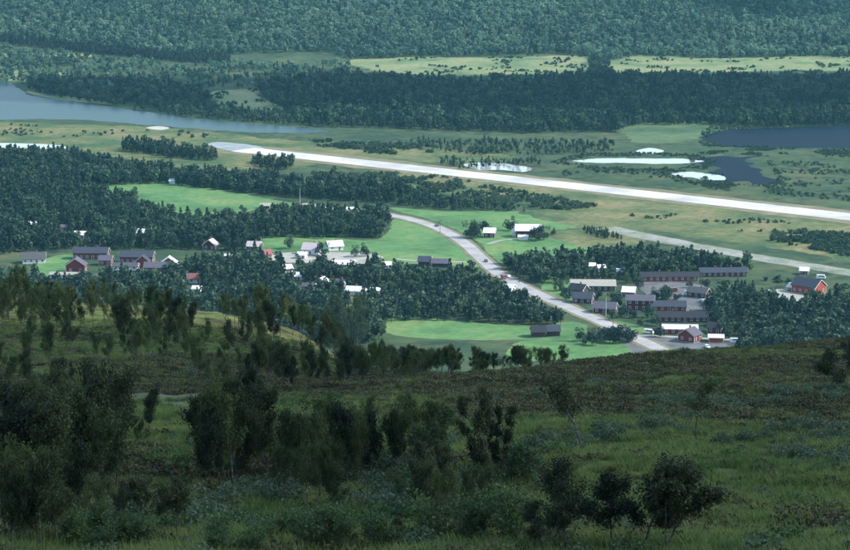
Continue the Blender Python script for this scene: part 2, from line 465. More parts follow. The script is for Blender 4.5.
# fields
S('meadow', [(100, 186), (140, 182), (180, 184), (215, 189), (255, 196), (296, 205), (262, 209), (232, 215), (190, 215), (170, 211), (140, 200)], .04, M['meadow'], 'bright green mown field among the woods on the left', 3)
S('meadow', [(396, 219), (428, 226), (452, 238), (468, 251), (480, 266), (450, 266), (410, 264), (350, 262), (320, 256), (265, 250), (262, 238), (330, 238), (372, 240), (388, 232)], .044, M['meadow'], 'bright green field inside the bend of the road', 2)
S('meadow', [(390, 208), (440, 211), (500, 211), (545, 212), (590, 216), (625, 226), (645, 238), (600, 252), (550, 258), (512, 266), (494, 258), (478, 242), (462, 232), (436, 222)], .048, M['meadow'], 'broad green field around the farm right of the road', 2)
S('pasture', [(520, 214), (560, 211), (600, 216), (640, 232), (636, 246), (590, 246), (560, 240), (540, 232), (580, 228)], .052, M['pasture'], 'yellowing end of the farm field beside the airstrip', 9)
S('meadow', [(368, 322), (400, 316), (470, 322), (530, 326), (572, 322), (590, 330), (578, 338), (520, 340), (470, 340), (400, 336)], .056, M['meadow'], 'green field below the birch wood near the two barns', 2)
S('meadow', [(520, 342), (580, 338), (640, 344), (668, 354), (640, 362), (520, 360)], .06, M['meadow'], 'small green field beside the lower end of the road', 2)
S('meadow', [(36, 262), (70, 254), (78, 264), (72, 276), (40, 276)], .064, M['meadow'], 'small lawn beside the red gabled block', 1.5)
S('meadow', [(550, 276), (572, 276), (572, 300), (556, 300), (540, 292)], .068, M['meadow'], 'small lawn between road and the first motel block', 1.5)
S('meadow', [(604, 318), (650, 330), (652, 338), (640, 336), (615, 326)], .07, M['meadow'], 'roadside lawn in front of the motel', 1.5)
S('meadow', [(352, 318), (330, 300), (348, 296), (362, 300)], .071, M['pasture'], 'light grassy yard in the birch village', 1.5)
# yards
S('gravel_yard', [(268, 254), (320, 252), (372, 254), (380, 259), (330, 262), (275, 262)], .074, M['gravel'], 'pale gravel yard between the village houses', 1.5)
S('gravel_yard', [(164, 266), (196, 266), (206, 272), (196, 282), (172, 280)], .076, M['gravel'], 'pale yard beside the small red gabled house', 1.5)
S('gravel_yard', [(770, 290), (788, 290), (812, 298), (800, 303), (776, 297)], .078, M['gravel'], 'pale yard in front of the red barn', 1.5)
S('parking_lot', [(640, 283), (690, 283), (712, 291), (712, 306), (706, 318), (690, 318), (680, 302), (650, 296)], .08, M['asphalt'], 'grey asphalt parking lot among the motel blocks', .6)
S('parking_lot', [(622, 334), (664, 337), (706, 342), (744, 344), (744, 362), (660, 366), (628, 348)], .082, M['asphalt'], 'grey forecourt below the motel restaurant', .6)
# water
S('river', [(-90, 80), (0, 80), (26, 94), (60, 100), (120, 108), (170, 115), (210, 120), (270, 125), (330, 130.5), (330, 132), (260, 132.5), (200, 129), (150, 125), (100, 121), (50, 119), (0, 120), (-90, 122)], .086, M['water_river'], 'broad blue grey river entering at the left edge', 4)
S('lake', [(702, 138), (716, 132), (760, 128), (900, 124), (900, 146), (800, 148), (730, 147), (708, 143)], .09, M['water_ruffled'], 'dark still lake in the marsh at the right edge', 5)
S('pond', [(692, 160), (716, 156), (740, 157), (762, 155), (748, 161), (758, 163), (750, 166), (762, 171), (768, 176), (778, 181), (760, 184), (745, 181), (728, 183), (712, 179), (705, 173), (720, 168), (704, 165)], .094, M['water_ruffled'], 'dark still pond below the lake', 5)
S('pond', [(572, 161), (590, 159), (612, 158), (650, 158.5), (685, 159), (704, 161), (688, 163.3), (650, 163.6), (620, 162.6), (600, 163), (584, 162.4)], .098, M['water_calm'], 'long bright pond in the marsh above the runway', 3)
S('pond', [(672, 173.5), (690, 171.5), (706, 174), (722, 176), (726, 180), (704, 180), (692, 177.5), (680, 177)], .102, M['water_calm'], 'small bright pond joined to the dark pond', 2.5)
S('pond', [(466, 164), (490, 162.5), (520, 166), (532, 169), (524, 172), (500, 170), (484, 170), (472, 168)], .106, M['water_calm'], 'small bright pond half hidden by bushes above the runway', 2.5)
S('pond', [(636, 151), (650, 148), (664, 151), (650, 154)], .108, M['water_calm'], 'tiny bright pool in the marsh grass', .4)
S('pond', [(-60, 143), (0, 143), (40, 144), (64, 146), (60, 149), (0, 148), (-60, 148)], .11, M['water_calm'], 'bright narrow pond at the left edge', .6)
S('sandbar', [(146, 128), (158, 126), (170, 128), (160, 130)], .112, M['sand'], 'small white sandbar in the river', .6)
S('sandbar', [(28, 91), (50, 95), (96, 99), (120, 105), (70, 101), (34, 95)], .113, M['bog'], 'pale grassy spit in the river', .8)
# runway and roads
RUN = [(243, 149.5), (420, 169), (640, 193.5), (940, 227)]
ribbon('verge', RUN, 50, .116, M['verge'], 'dry grass verge along the runway', wvar=.25, cat='verge')
S('apron', [(208, 145), (222, 142), (262, 147), (258, 153), (236, 152)], .12, M['apron'], 'grey turning apron at the far end of the runway', .5)
ribbon('runway', RUN, 27, .124, M['runway'], 'long pale straight runway crossing the valley', wvar=.02)
ribbon('old_airstrip', [(604, 228), (684, 244), (760, 258), (850, 273), (960, 292)], 17, .12, M['strip'], 'pale grassed over strip below the runway', wvar=.25, cat='airstrip')
ROAD = [(300, 204), (340, 208.5), (395, 216), (430, 225), (452, 235), (468, 246), (484, 261), (504, 277), (540, 295), (572, 309), (604, 323), (640, 340), (676, 357)]
ribbon('verge', ROAD, 13.5, .13, M['verge'], 'grassy shoulder along the main road', wvar=.2, cat='verge')
ribbon('road', ROAD, 8.4, .136, M['road'], 'pale grey main road curving through the fields')
ribbon('path', [(630, 338), (650, 336), (690, 338), (730, 340)], 4, .14, M['gravel'], 'short gravel drive before the motel restaurant')
ribbon('path', [(395, 259), (430, 262), (466, 262)], 3, .139, M['gravel'], 'thin gravel lane along the lower edge of the field')
ribbon('path', [(488, 244), (505, 240), (524, 240)], 3, .14, M['gravel'], 'farm track between the cottage and the red barn')

# path draped on the near hillside
PATHS = []
def draped(name, pts, width, mat, label):
    p = np.array([hit(*q)[:2] for q in pts]); p = smooth_loop(p, 10, False); PATHS.append(p)
    t = np.gradient(p, axis=0); t /= np.linalg.norm(t, axis=1, keepdims=True); nrm = np.stack([-t[:, 1], t[:, 0]], -1)
    cols = []
    for s in np.linspace(-1, 1, 7):
        q = p + nrm * s * width / 2 * (1 + .5 * (fbm(p[:, 0], p[:, 1] + s, 4, 2) - .5))[:, None]
        cols.append(np.c_[q, height(q[:, 0], q[:, 1]) + .10 - .16 * abs(s) ** 3])
    v = np.concatenate(cols); k = len(p)
    f = [(c * k + i, c * k + i + 1, (c + 1) * k + i + 1, (c + 1) * k + i) for c in range(6) for i in range(k - 1)]
    me = mesh_np(name, v, f, mat, True)
    if me.polygons[0].normal.z < 0: me.flip_normals()
    tag(link(bpy.data.objects.new(name, me)), label, 'path', kind='structure')
draped('path', [(118, 398), (150, 395), (185, 397), (212, 396)], 2.2, M['worn'], 'pale worn path on the near slope, upper stretch')
draped('path', [(175, 404), (192, 408), (210, 407)], 1.6, M['worn'], 'short pale bare patch of path below the upper stretch')

# ------------------------------------------------------------------ foliage meshes
def cards(c, size, flat=0.0, elong=1.5):
    """little leaf-shaped quads at points c with random turns"""
    n = len(c)
    a = RNG.normal(size=(n, 3)); a[:, 2] *= (1 - flat); a /= np.linalg.norm(a, axis=1, keepdims=True)
    b = RNG.normal(size=(n, 3)); b[:, 2] *= (1 - flat)
    b -= a * (a * b).sum(1, keepdims=True); b /= np.linalg.norm(b, axis=1, keepdims=True)
    s = (np.asarray(size) * (.55 + .9 * RNG.random(n)))[:, None]
    v = np.stack([c - a * s * elong / 2, c + b * s / 2, c + a * s * elong / 2, c - b * s / 2], 1).reshape(-1, 3)
    f = np.arange(4 * n).reshape(n, 4)
    return v, f

def far_tree(kind, k):
    """small tree of height 1 for distant woods; trunk slot 0, leaves slot 1"""
    mb = MB(); r = RNG
    mb.tube([(0, 0, -.02), (.01, 0, .35), (0, .01, .8)] if kind != 'bush' else [(0, 0, -.02), (.02, 0, .2), (0, .02, .4)], [.018, .014, .005], 4)
    n = 190
    if kind == 'pine':
        t = r.random(n) ** .8; z = .14 + .86 * t
        rad = (.21 + .03 * r.normal()) * (1 - t) ** .8 * (.55 + .45 * r.random(n)) + .012
        rad *= 1 + .35 * np.sin(z * 43 + k)
        th = r.random(n) * 6.283
        c = np.stack([np.cos(th) * rad, np.sin(th) * rad, z - .25 * rad], -1); sz = .105 - .05 * t
    elif kind == 'bush':
        lobes = r.normal(size=(7, 3)) * [.3, .3, .1] + [0, 0, .4]
        lr = .25 + .15 * r.random(7); i = r.integers(0, 7, n)
        d = r.normal(size=(n, 3)); d /= np.linalg.norm(d, axis=1, keepdims=True)
        c = lobes[i] + d * (lr[i] * (.55 + .45 * r.random(n)))[:, None]
        c[:, 2] = np.clip(c[:, 2], .02, 1.0); sz = np.full(n, .17)
    else:
        lobes = r.normal(size=(7, 3)) * [.11, .11, .17] + [0, 0, .6]
        lr = .13 + .07 * r.random(7)
        i = r.integers(0, 7, n)
        d = r.normal(size=(n, 3)); d /= np.linalg.norm(d, axis=1, keepdims=True)
        c = lobes[i] + d * (lr[i] * (.55 + .45 * r.random(n)))[:, None]
        c[:, 2] = np.clip(c[:, 2], .12, 1.02); sz = np.full(n, .105)
    v, f = cards(c, sz)
    o = len(mb.v)
    vs = np.concatenate([np.array(mb.v), v]); fs = mb.f + [tuple(q + o) for q in f]
    return vs, fs, mb.m + [1] * len(f)
def proto_collection(name, items):
    """meshes used only as instance sources, kept out of the scene's own collection"""
    c = bpy.data.collections.new(name)
    for i, me in enumerate(items):
        o = bpy.data.objects.new('%s_%02d' % (name, i), me); c.objects.link(o)
    return c
def tree_set(name, spec):
    ms = []
    for i, (kind, leaf) in enumerate(spec):
        v, f, mi = far_tree(kind, i)
        ms.append(mesh_np(name, v, f, [M['bark_dark'], leaf], False, mi))
    return proto_collection(name, ms)
P_CON = tree_set('wood_conifer', [('pine', M['pine'])] * 4 + [('birch', M['wood'])] * 3)
P_MIX = tree_set('wood_mixed', [('pine', M['pine'])] * 3 + [('birch', M['wood'])] * 4)
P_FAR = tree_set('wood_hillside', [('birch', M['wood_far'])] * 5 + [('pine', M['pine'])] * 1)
P_SCR = tree_set('scrub', [('bush', M['wood'])] * 3)

def instancer(name, pts, rotz, scl, idx, coll, label, cat, tilt=None):
    n = len(pts)
    me = bpy.data.meshes.new(name); me.vertices.add(n); me.vertices.foreach_set('co', np.asarray(pts, np.float32).ravel())
    rot = np.zeros((n, 3), np.float32); rot[:, 2] = rotz
    if tilt is not None: rot[:, :2] = tilt
    for nm, ty, dat in (('rot', 'FLOAT_VECTOR', rot), ('scl', 'FLOAT_VECTOR', np.asarray(scl, np.float32))):
        a = me.attributes.new(nm, ty, 'POINT'); a.data.foreach_set('vector', dat.ravel())
    a = me.attributes.new('idx', 'INT', 'POINT'); a.data.foreach_set('value', np.asarray(idx, np.int32))
    me.update()
    o = link(bpy.data.objects.new(name, me))
    ng = bpy.data.node_groups.new(name, 'GeometryNodeTree')
    ng.interface.new_socket('Geometry', in_out='INPUT', socket_type='NodeSocketGeometry')
    ng.interface.new_socket('Geometry', in_out='OUTPUT', socket_type='NodeSocketGeometry')
    N = ng.nodes; L = ng.links
    gi = N.new('NodeGroupInput'); go = N.new('NodeGroupOutput')
    ci = N.new('GeometryNodeCollectionInfo'); ci.inputs['Collection'].default_value = coll
    ci.inputs['Separate Children'].default_value = True; ci.inputs['Reset Children'].default_value = True
    ip = N.new('GeometryNodeInstanceOnPoints'); ip.inputs['Pick Instance'].default_value = True
    def attr(nm, ty):
        a = N.new('GeometryNodeInputNamedAttribute'); a.data_type = ty; a.inputs['Name'].default_value = nm
        return [s for s in a.outputs if s.enabled and s.name == 'Attribute'][0]
    L.new(gi.outputs[0], ip.inputs['Points']); L.new(ci.outputs[0], ip.inputs['Instance'])
    L.new(attr('idx', 'INT'), ip.inputs['Instance Index']); L.new(attr('rot', 'FLOAT_VECTOR'), ip.inputs['Rotation'])
    L.new(attr('scl', 'FLOAT_VECTOR'), ip.inputs['Scale']); L.new(ip.outputs[0], go.inputs[0])
    mod = o.modifiers.new('scatter', 'NODES'); mod.node_group = ng
    return tag(o, label, cat, kind='stuff')

# ------------------------------------------------------------------ buildings
CLEAR = []          # pixel rectangles kept free of forest: x0, x1, y0, y1
def window_mesh(w, h, trim):
    mb = MB(); t = .12
    mb.box(-w / 2, w / 2, -.08, .05, -h / 2, -h / 2 + t); mb.box(-w / 2, w / 2, -.08, .05, h / 2 - t, h / 2)
    mb.box(-w / 2, -w / 2 + t, -.08, .05, -h / 2 + t, h / 2 - t); mb.box(w / 2 - t, w / 2, -.08, .05, -h / 2 + t, h / 2 - t)
    mb.box(-.035, .035, -.06, .05, -h / 2 + t, h / 2 - t)
    mb.box(-w / 2 + t, w / 2 - t, -.03, .04, -h / 2 + t, h / 2 - t, 1)
    return mb.mesh('window', [trim, M['glass']])
WIN = window_mesh(1.3, 1.4, M['trim']); WIN_T = window_mesh(1.0, 2.0, M['trim'])
DOOR = MB().box(-.5, .5, -.07, .05, 0, 2.1, 0).box(-.62, -.5, -.09, .05, 0, 2.1, 1).box(.5, .62, -.09, .05, 0, 2.1, 1).box(-.62, .62, -.09, .05, 2.1, 2.22, 1).mesh('door', [M['door'], M['trim']])

def house(px, py, wpx, dm, eave, rh, rot, wall, roof, label, name='house', cat='house', chimney=1, clear=7, win=True, trim=True, storeys=1, group=None, ends=True, door=True, wm=None, back=5):
    gx, gy = ground(px, py); gx, gy = float(gx), float(gy)
    mpp = math.hypot(math.hypot(gx, gy), CAMZ) / F
    w = wm or wpx * mpp
    rz = math.radians(rot)
    # pixel marks the foot of the front wall; the centre lies half a depth behind
    cx = gx - math.sin(rz) * dm / 2 * 1.0; cy = gy + dm / 2 * math.cos(rz)
    root = empty(name, (cx, cy, 0), rz)
    tag(root, label, cat, group)
    CLEAR.append((px - wpx / 2 - 2, px + wpx / 2 + 2, py - back, py + clear * .95))
    hw, hd = w / 2, dm / 2
    MB().box(-hw - .06, hw + .06, -hd - .06, hd + .06, -.3, .35).build('foundation', M['stone'], root)
    mb = MB().prismx([(-hd, .35), (hd, .35), (hd, eave), (0, eave + rh), (-hd, eave)], -hw, hw)
    wl = mb.build('wall', M[wall], root)
    ov, th = .55, .22
    s = rh / hd; e = hd + ov
    def slab(sgn):
        y1 = sgn * e; z1 = eave - ov * s + .04
        return [(0, eave + rh + .04), (y1, z1), (y1, z1 + th), (0, eave + rh + .04 + th)]
    rb = MB(); a = slab(-1); rb.prismx(a if True else a, -hw - ov, hw + ov)
    b = slab(1)[::-1]; rb.prismx([(y + .001, z) for y, z in b], -hw - ov, hw + ov)
    rf = rb.build('roof', M[roof], root)
    if chimney:
        for c in range(chimney):
            x = hw * (-.35 + .7 * c / max(chimney - 1, 1)) if chimney > 1 else hw * .25
            MB().box(x - .4, x + .4, .2, .9, eave + rh * .55, eave + rh + 1.0).box(x - .48, x + .48, .12, .98, eave + rh + 1.0, eave + rh + 1.12).build('chimney', M['brick'], rf)
    if trim:
        t = MB()
        for sx in (-1, 1):
            for sy in (-1, 1):
                x, y = sx * hw, sy * hd
                t.box(min(x, x + sx * .04) - (.12 if sx > 0 else 0), max(x, x + sx * .04) + (.12 if sx < 0 else 0), min(y, y + sy * .04) - (.12 if sy > 0 else 0), max(y, y + sy * .04) + (.12 if sy < 0 else 0), .36, eave - .1)
        for sx in (-1, 1):           # barge boards under the roof edge
            x0 = sx * (hw + ov) + (.0 if sx > 0 else -.06)
            for sg in (-1, 1):
                q = [(0, eave + rh - .16), (sg * e, eave - ov * s - .16), (sg * e, eave - ov * s + .1), (0, eave + rh + .1)]
                if sg > 0: q = q[::-1]
                t.prismx(q, x0, x0 + .06)
        tag(t.build('trim', M['trim'], root), kind='stuff')
    if win:
        def put(me, x, y, z, r):
            o = bpy.data.objects.new(me.name, me); o.location = (x, y, z); o.rotation_euler.z = r; link(o, root)
        n = max(2, int(w / 3.2))
        for st in range(storeys):
            z = 1.85 + st * 2.7
            if z + .8 > eave + .3: continue
            for i in range(n):
                x = -hw + w * (i + .5) / n
                if door and st == 0 and i == n // 2: put(DOOR, x, -hd, .36, 0)
                else: put(WIN, x, -hd, z, 0)
            if ends:
                for i in range(max(1, int(dm / 4))):
                    y = -hd + dm * (i + .5) / max(1, int(dm / 4))
                    put(WIN, hw, y, z, math.pi / 2); put(WIN, -hw, y, z, -math.pi / 2)
    return root
Hs = house
# western village
Hs(34, 264, 22, 9, 3.0, 3.2, 8, 'wall_white', 'roof_grey', 'grey roofed white house nearest the left edge', clear=8)
Hs(90, 260, 34, 9, 4.2, 2.6, -3, 'wall_pale', 'roof_blue', 'long blue grey roofed block behind the arched red gable', chimney=2, storeys=1, name='school_building', cat='building', clear=3)
g = Hs(86, 272, 13, 11, 4.6, 3.8, 90, 'wall_red', 'roof_lilac', 'red gabled block with white corners in front of the blue grey roofed block', name='school_wing', cat='building', chimney=0, storeys=2, clear=9, back=12)
Hs(105, 266, 12, 7, 3.4, 2.2, -3, 'wall_red', 'roof_lilac', 'low red wing right of the red gabled block', name='school_wing', cat='building', chimney=0, clear=8)
Hs(136, 264, 33, 9, 4.2, 2.6, -3, 'wall_pale', 'roof_blue', 'blue grey roofed block left of the small red gabled house', name='school_building', cat='building', chimney=2, clear=3)
Hs(150, 268, 7, 8, 4.4, 3.2, 87, 'wall_red', 'roof_blue', 'red gabled end of the blue grey roofed block above the annex', name='school_wing', cat='building', chimney=0, storeys=2, clear=4)
Hs(125, 271, 24, 7, 2.6, 1.6, -3, 'wall_white', 'roof_grey', 'low pale annex with grey roof before the blue grey roofed block', name='annex', cat='building', chimney=0, clear=8)
Hs(156, 273, 24, 8, 3.2, 2.4, -3, 'wall_red', 'roof_lilac', 'red house with white windows and grey roof right of the low pale annex', chimney=1, clear=9)
Hs(178, 270, 10, 10, 4.2, 3.6, 90, 'wall_red', 'roof_white', 'small red house with white edged gable at the pale yard', clear=8, chimney=0, back=14)
Hs(195, 284, 14, 7, 2.8, 2.4, -12, 'wall_white', 'roof_red', 'white cottage with dull red roof below the pale yard', clear=9)
Hs(196, 293, 8, 5, 2.3, 1.2, -10, 'wall_white', 'roof_white', 'small white shed below the red roofed cottage', name='shed', cat='shed', chimney=0, clear=7, win=False)
Hs(30, 229, 9, 6, 2.6, 1.8, -5, 'wall_white', 'roof_white', 'white roofed cabin deep in the left woods, highest of the cabins', name='cabin', cat='cabin', chimney=0, clear=5)
Hs(63, 232, 8, 6, 2.5, 1.7, 10, 'wall_lilac', 'roof_lilac', 'small grey cabin in the woods left of the white one', name='cabin', cat='cabin', chimney=0, clear=5)
Hs(79, 239, 12, 6, 2.6, 1.8, -4, 'wall_white', 'roof_white', 'white cabin in the woods above the long blue grey roof', name='cabin', cat='cabin', chimney=0, clear=6)
Hs(142, 237, 11, 6, 2.6, 2.0, -18, 'wall_lilac', 'roof_white', 'pale roofed cabin in the woods above the second blue grey roof', name='cabin', cat='cabin', chimney=0, clear=6)
Hs(64, 279, 28, 5, 2.4, 1.0, -3, 'wall_white', 'roof_tan', 'long low pale shed beside the lawn at left', name='shed', cat='shed', chimney=0, clear=7, win=False)
Hs(92, 283, 9, 6, 2.5, 1.6, 12, 'wall_lilac', 'roof_lilac', 'small grey shed below the arched red gable', name='shed', cat='shed', chimney=0, clear=7, win=False)
Hs(217, 250, 9, 8, 3.4, 3.0, 70, 'wall_darkred', 'roof_pink', 'dark cottage with pale pinkish roof right of the red gabled house', clear=7)
Hs(214, 261, 7, 4, 2.2, 1.0, 0, 'wall_white', 'roof_white', 'tiny white shed below the pinkish roofed cottage', name='shed', cat='shed', chimney=0, clear=5, win=False)
Hs(228, 260, 6, 4, 2.2, 1.0, 0, 'wall_white', 'roof_white', 'tiny white shed among birches left of the flagpole', name='shed', cat='shed', chimney=0, clear=5, win=False)
Hs(253, 251, 13, 7, 2.9, 2.4, -10, 'wall_darkred', 'roof_pink', 'dark red cottage with pale roof beside the flagpole', clear=6)
Hs(269, 259, 7, 6, 3.0, 2.2, 30, 'wall_orange', 'roof_red', 'small bright red cottage at the left end of the gravel yard', clear=6)
Hs(310, 255, 17, 9, 3.3, 3.2, -14, 'wall_white', 'roof_pink', 'pale lilac roofed house on the gravel yard', clear=6)
Hs(301, 259, 8, 5, 2.4, 1.4, -14, 'wall_white', 'roof_white', 'small white outbuilding before the lilac roofed house', name='shed', cat='shed', chimney=0, clear=5)
Hs(336, 251, 15, 8, 3.0, 2.6, 16, 'wall_white', 'roof_white', 'white roofed house at the field edge with trees beside it', clear=6)
Hs(343, 269, 23, 7, 2.7, 1.8, -8, 'wall_darkred', 'roof_white', 'long white roofed building below the green field', chimney=0, clear=6)
Hs(364, 268, 14, 6, 2.4, 1.2, -8, 'wall_brown', 'roof_tan', 'low tan roofed shed right of the long white roof', name='shed', cat='shed', chimney=0, clear=5, win=False)
Hs(289, 273, 8, 6, 2.6, 1.8, 25, 'wall_white', 'roof_white', 'white hut below the gravel yard, left of two', name='hut', cat='hut', chimney=0, clear=8)
Hs(297, 281, 8, 6, 2.6, 1.8, -20, 'wall_white', 'roof_white', 'white hut below the gravel yard, lower right of two', name='hut', cat='hut', chimney=0, clear=8)
Hs(308, 291, 12, 6, 2.5, 1.4, -8, 'wall_lilac', 'roof_grey', 'grey hut left of the white birch village houses', name='hut', cat='hut', chimney=0, clear=8)
Hs(328, 287, 10, 7, 3.0, 2.2, 70, 'wall_white', 'roof_white', 'white cottage leftmost of the lower birch village row', clear=8)
Hs(338, 288, 8, 6, 2.6, 1.8, -25, 'wall_white', 'roof_lilac', 'pale cottage with lilac roof beside the leftmost white cottage', clear=8)
Hs(353, 296, 15, 6, 2.8, 2.0, -14, 'wall_white', 'roof_white', 'white house in the middle of the lower birch village row', clear=8)
Hs(373, 295, 13, 5, 2.4, 1.2, 0, 'wall_white', 'roof_white', 'low white building rightmost of the lower birch village row', chimney=0, clear=8)
Hs(388, 269, 7, 5, 2.4, 1.4, 15, 'wall_white', 'roof_white', 'small white shed at the field edge left of the dark barns', name='shed', cat='shed', chimney=0, clear=6)
Hs(349, 214, 9, 6, 2.5, 1.6, 0, 'wall_white', 'roof_white', 'small white house at the head of the main road', chimney=0, clear=4)
Hs(363, 216, 8, 6, 2.5, 1.6, -10, 'wall_lilac', 'roof_white', 'small pale house right of the white one at the road head', chimney=0, clear=4)
Hs(265, 209, 9, 6, 2.2, 1.2, 0, 'wall_brown', 'roof_tan', 'low brown barn at the right tip of the left field', name='barn', cat='barn', chimney=0, clear=4, win=False)
Hs(172, 184, 5, 4, 2.2, 1.2, 0, 'wall_white', 'roof_white', 'tiny white hut at the upper edge of the left field', name='hut', cat='hut', chimney=0, clear=4, win=False)
# farm and barns beside the road
Hs(424, 267, 12, 8, 3.2, 2.4, -8, 'wall_brown', 'roof_blue', 'dark barn with blue grey roof at the lower edge of the field, left of two', name='barn', cat='barn', chimney=0, clear=6, win=False)
Hs(440, 268, 17, 7, 2.8, 2.0, -8, 'wall_brown', 'roof_lilac', 'dark barn with lilac roof at the lower edge of the field, right of two', name='barn', cat='barn', chimney=0, clear=6, win=False)
Hs(489, 238, 11, 7, 3.4, 2.4, -10, 'wall_darkred', 'roof_white', 'dark red cottage with white roof beside the round dark trees', clear=6)
Hs(528, 238, 25, 10, 4.6, 3.2, -4, 'wall_darkred', 'roof_white', 'large dark red farm barn with bright white roof in the field', name='barn', cat='barn', chimney=0, clear=6)
Hs(516, 237, 7, 5, 3.0, 1.6, -4, 'wall_white', 'roof_white', 'white lean shed at the left end of the large farm barn', name='shed', cat='shed', chimney=0, clear=4, win=False)
Hs(523, 240.5, 9, 4, 2.2, .9, -4, 'wall_white', 'roof_white', 'low white shed in front of the large farm barn', name='shed', cat='shed', chimney=0, clear=4, win=False)
Hs(539, 338, 14, 7, 3.0, 2.3, 3, 'wall_brown', 'roof_dark', 'dark hay barn in the lower field, left of the pair', name='barn', cat='barn', chimney=0, clear=6, win=False, trim=False)
Hs(554, 337, 12, 7, 3.0, 2.3, 3, 'wall_brown', 'roof_blue', 'dark hay barn in the lower field, right of the pair', name='barn', cat='barn', chimney=0, clear=6, win=False, trim=False)
Hs(508, 292, 8, 5, 2.5, 1.5, -30, 'wall_white', 'roof_white', 'small white cabin in the birches left of the main road', name='cabin', cat='cabin', chimney=0, clear=5)
# motel cluster by the road
Hs(593, 292, 44, 11, 3.4, 2.4, -2, 'wall_brown', 'roof_tan', 'long building with weathered tan roof at the upper left of the motel', name='motel_block', cat='building', chimney=2, clear=5)
Hs(575, 296, 16, 8, 3.4, 2.6, -32, 'wall_brown', 'roof_dark', 'dark roofed house angled before the tan roofed building', clear=5)
Hs(582, 304, 19, 8, 3.0, 2.6, -14, 'wall_darkred', 'roof_blue', 'blue grey roofed dark house beside the road', clear=6)
Hs(604, 314, 22, 8, 3.0, 2.6, -14, 'wall_darkred', 'roof_lilac', 'lilac roofed dark red house nearest the road bend', clear=6)
Hs(628, 297, 12, 7, 2.8, 2.2, -14, 'wall_darkred', 'roof_white', 'small pale roofed dark house behind the two storey block', clear=5)
Hs(640, 311, 27, 8, 5.6, 2.2, -6, 'wall_darkred', 'roof_lilac', 'two storey motel block with rows of white windows', name='motel_block', cat='building', chimney=1, storeys=2, clear=6)
Hs(670, 282, 56, 7, 3.0, 2.0, 2, 'wall_red', 'roof_dark', 'very long red row building behind the parking lot', name='row_building', cat='building', chimney=3, clear=4)
Hs(724, 277.5, 46, 7, 3.0, 2.0, 2, 'wall_darkred', 'roof_blue', 'long dark row building continuing the red row to the right', name='row_building', cat='building', chimney=2, clear=3)
Hs(696, 298, 20, 7, 3.0, 2.2, -30, 'wall_darkred', 'roof_grey', 'dark red house angled at the right side of the parking lot', clear=6)
Hs(669, 312, 34, 7, 3.0, 2.2, -2, 'wall_red', 'roof_blue', 'red motel block with dark blue roof, upper of the three before the parking lot', name='motel_block', cat='building', chimney=1, clear=4)
Hs(682, 323, 50, 7, 3.0, 2.2, -2, 'wall_darkred', 'roof_dark', 'long dark red motel block, middle of the three before the parking lot', name='motel_block', cat='building', chimney=2, clear=4)
Hs(680, 335, 34, 8, 3.0, 1.4, -4, 'wall_red', 'roof_white', 'red restaurant block with broad white roof, lowest of the three', name='motel_block', cat='building', chimney=0, clear=7)
Hs(698, 342, 16, 9, 3.6, 3.0, 55, 'wall_red', 'roof_lilac', 'gabled red entrance house at the right end of the restaurant', clear=8)
Hs(714, 334, 14, 7, 3.0, 2.2, -24, 'wall_red', 'roof_dark', 'small dark roofed red house behind the entrance gable', clear=5)
Hs(716, 343, 14, 6, 2.6, 1.0, -6, 'wall_orange', 'roof_white', 'low white roofed kiosk right of the entrance gable', name='kiosk', cat='kiosk', chimney=0, clear=7, win=False)
Hs(602, 272, 7, 5, 2.4, 1.4, 10, 'wall_white', 'roof_white', 'white cabin in the birch wood above the motel', name='cabin', cat='cabin', chimney=0, clear=6)
Hs(592, 270, 5, 4, 2.4, 1.4, -10, 'wall_white', 'roof_white', 'tiny white cabin left of the other one above the motel', name='cabin', cat='cabin', chimney=0, clear=6)
Hs(620, 276, 7, 5, 2.4, 1.4, -10, 'wall_brown', 'roof_white', 'brown cabin with pale roof above the motel', name='cabin', cat='cabin', chimney=0, clear=5)
# red barn by the old strip
Hs(803, 294, 20, 11, 4.4, 3.6, -42, 'wall_orange', 'roof_blue', 'big red barn with blue grey roof near the right edge', name='barn', cat='barn', chimney=0, clear=5, door=True, wm=15)
Hs(791, 292, 9, 6, 2.8, 1.8, -42, 'wall_darkred', 'roof_white', 'small dark red annex at the left of the big red barn', name='shed', cat='shed', chimney=0, clear=5)
Hs(804, 275, 8, 5, 2.5, 1.5, -12, 'wall_darkred', 'roof_white', 'little hut with white roof beside the old strip', name='hut', cat='hut', chimney=0, clear=4)

# ------------------------------------------------------------------ vehicles
def car_meshes():
    body = MB().prism([(-2.1, .32), (2.1, .32), (2.15, .62), (2.0, .82), (.95, .92), (.45, 1.40), (-1.15, 1.45), (-1.75, .98), (-2.12, .9), (-2.15, .6)], -.84, .84)
    glass = MB().prism([(.80, .95), (.42, 1.34), (-1.08, 1.38), (-1.55, .98)], -.86, .86).add([(.99, -.7, .93), (.99, .7, .93), (.50, .66, 1.38), (.50, -.66, 1.38)], [(0, 1, 2, 3)])
    wheel = MB()
    k = 12; poly = [(.32 * math.cos(2 * math.pi * i / k), .32 + .32 * math.sin(2 * math.pi * i / k)) for i in range(k)]
    wheel.prism(poly, -.1, .1)
    light = MB().box(-.04, .04, -.18, .18, -.08, .08)
    return body, glass, wheel, light
_b, _g, _w, _l = car_meshes()
CARM = {}
WHEEL = _w.mesh('wheel', [M['tyre']]); GLASS = _g.mesh('windows', [M['glass']]); LAMP = _l.mesh('headlight', [M['trim']])
VGLASS = MB().box(-1.2, 2.2, -1.02, 1.02, 1.35, 1.9).mesh('windows', [M['glass']])
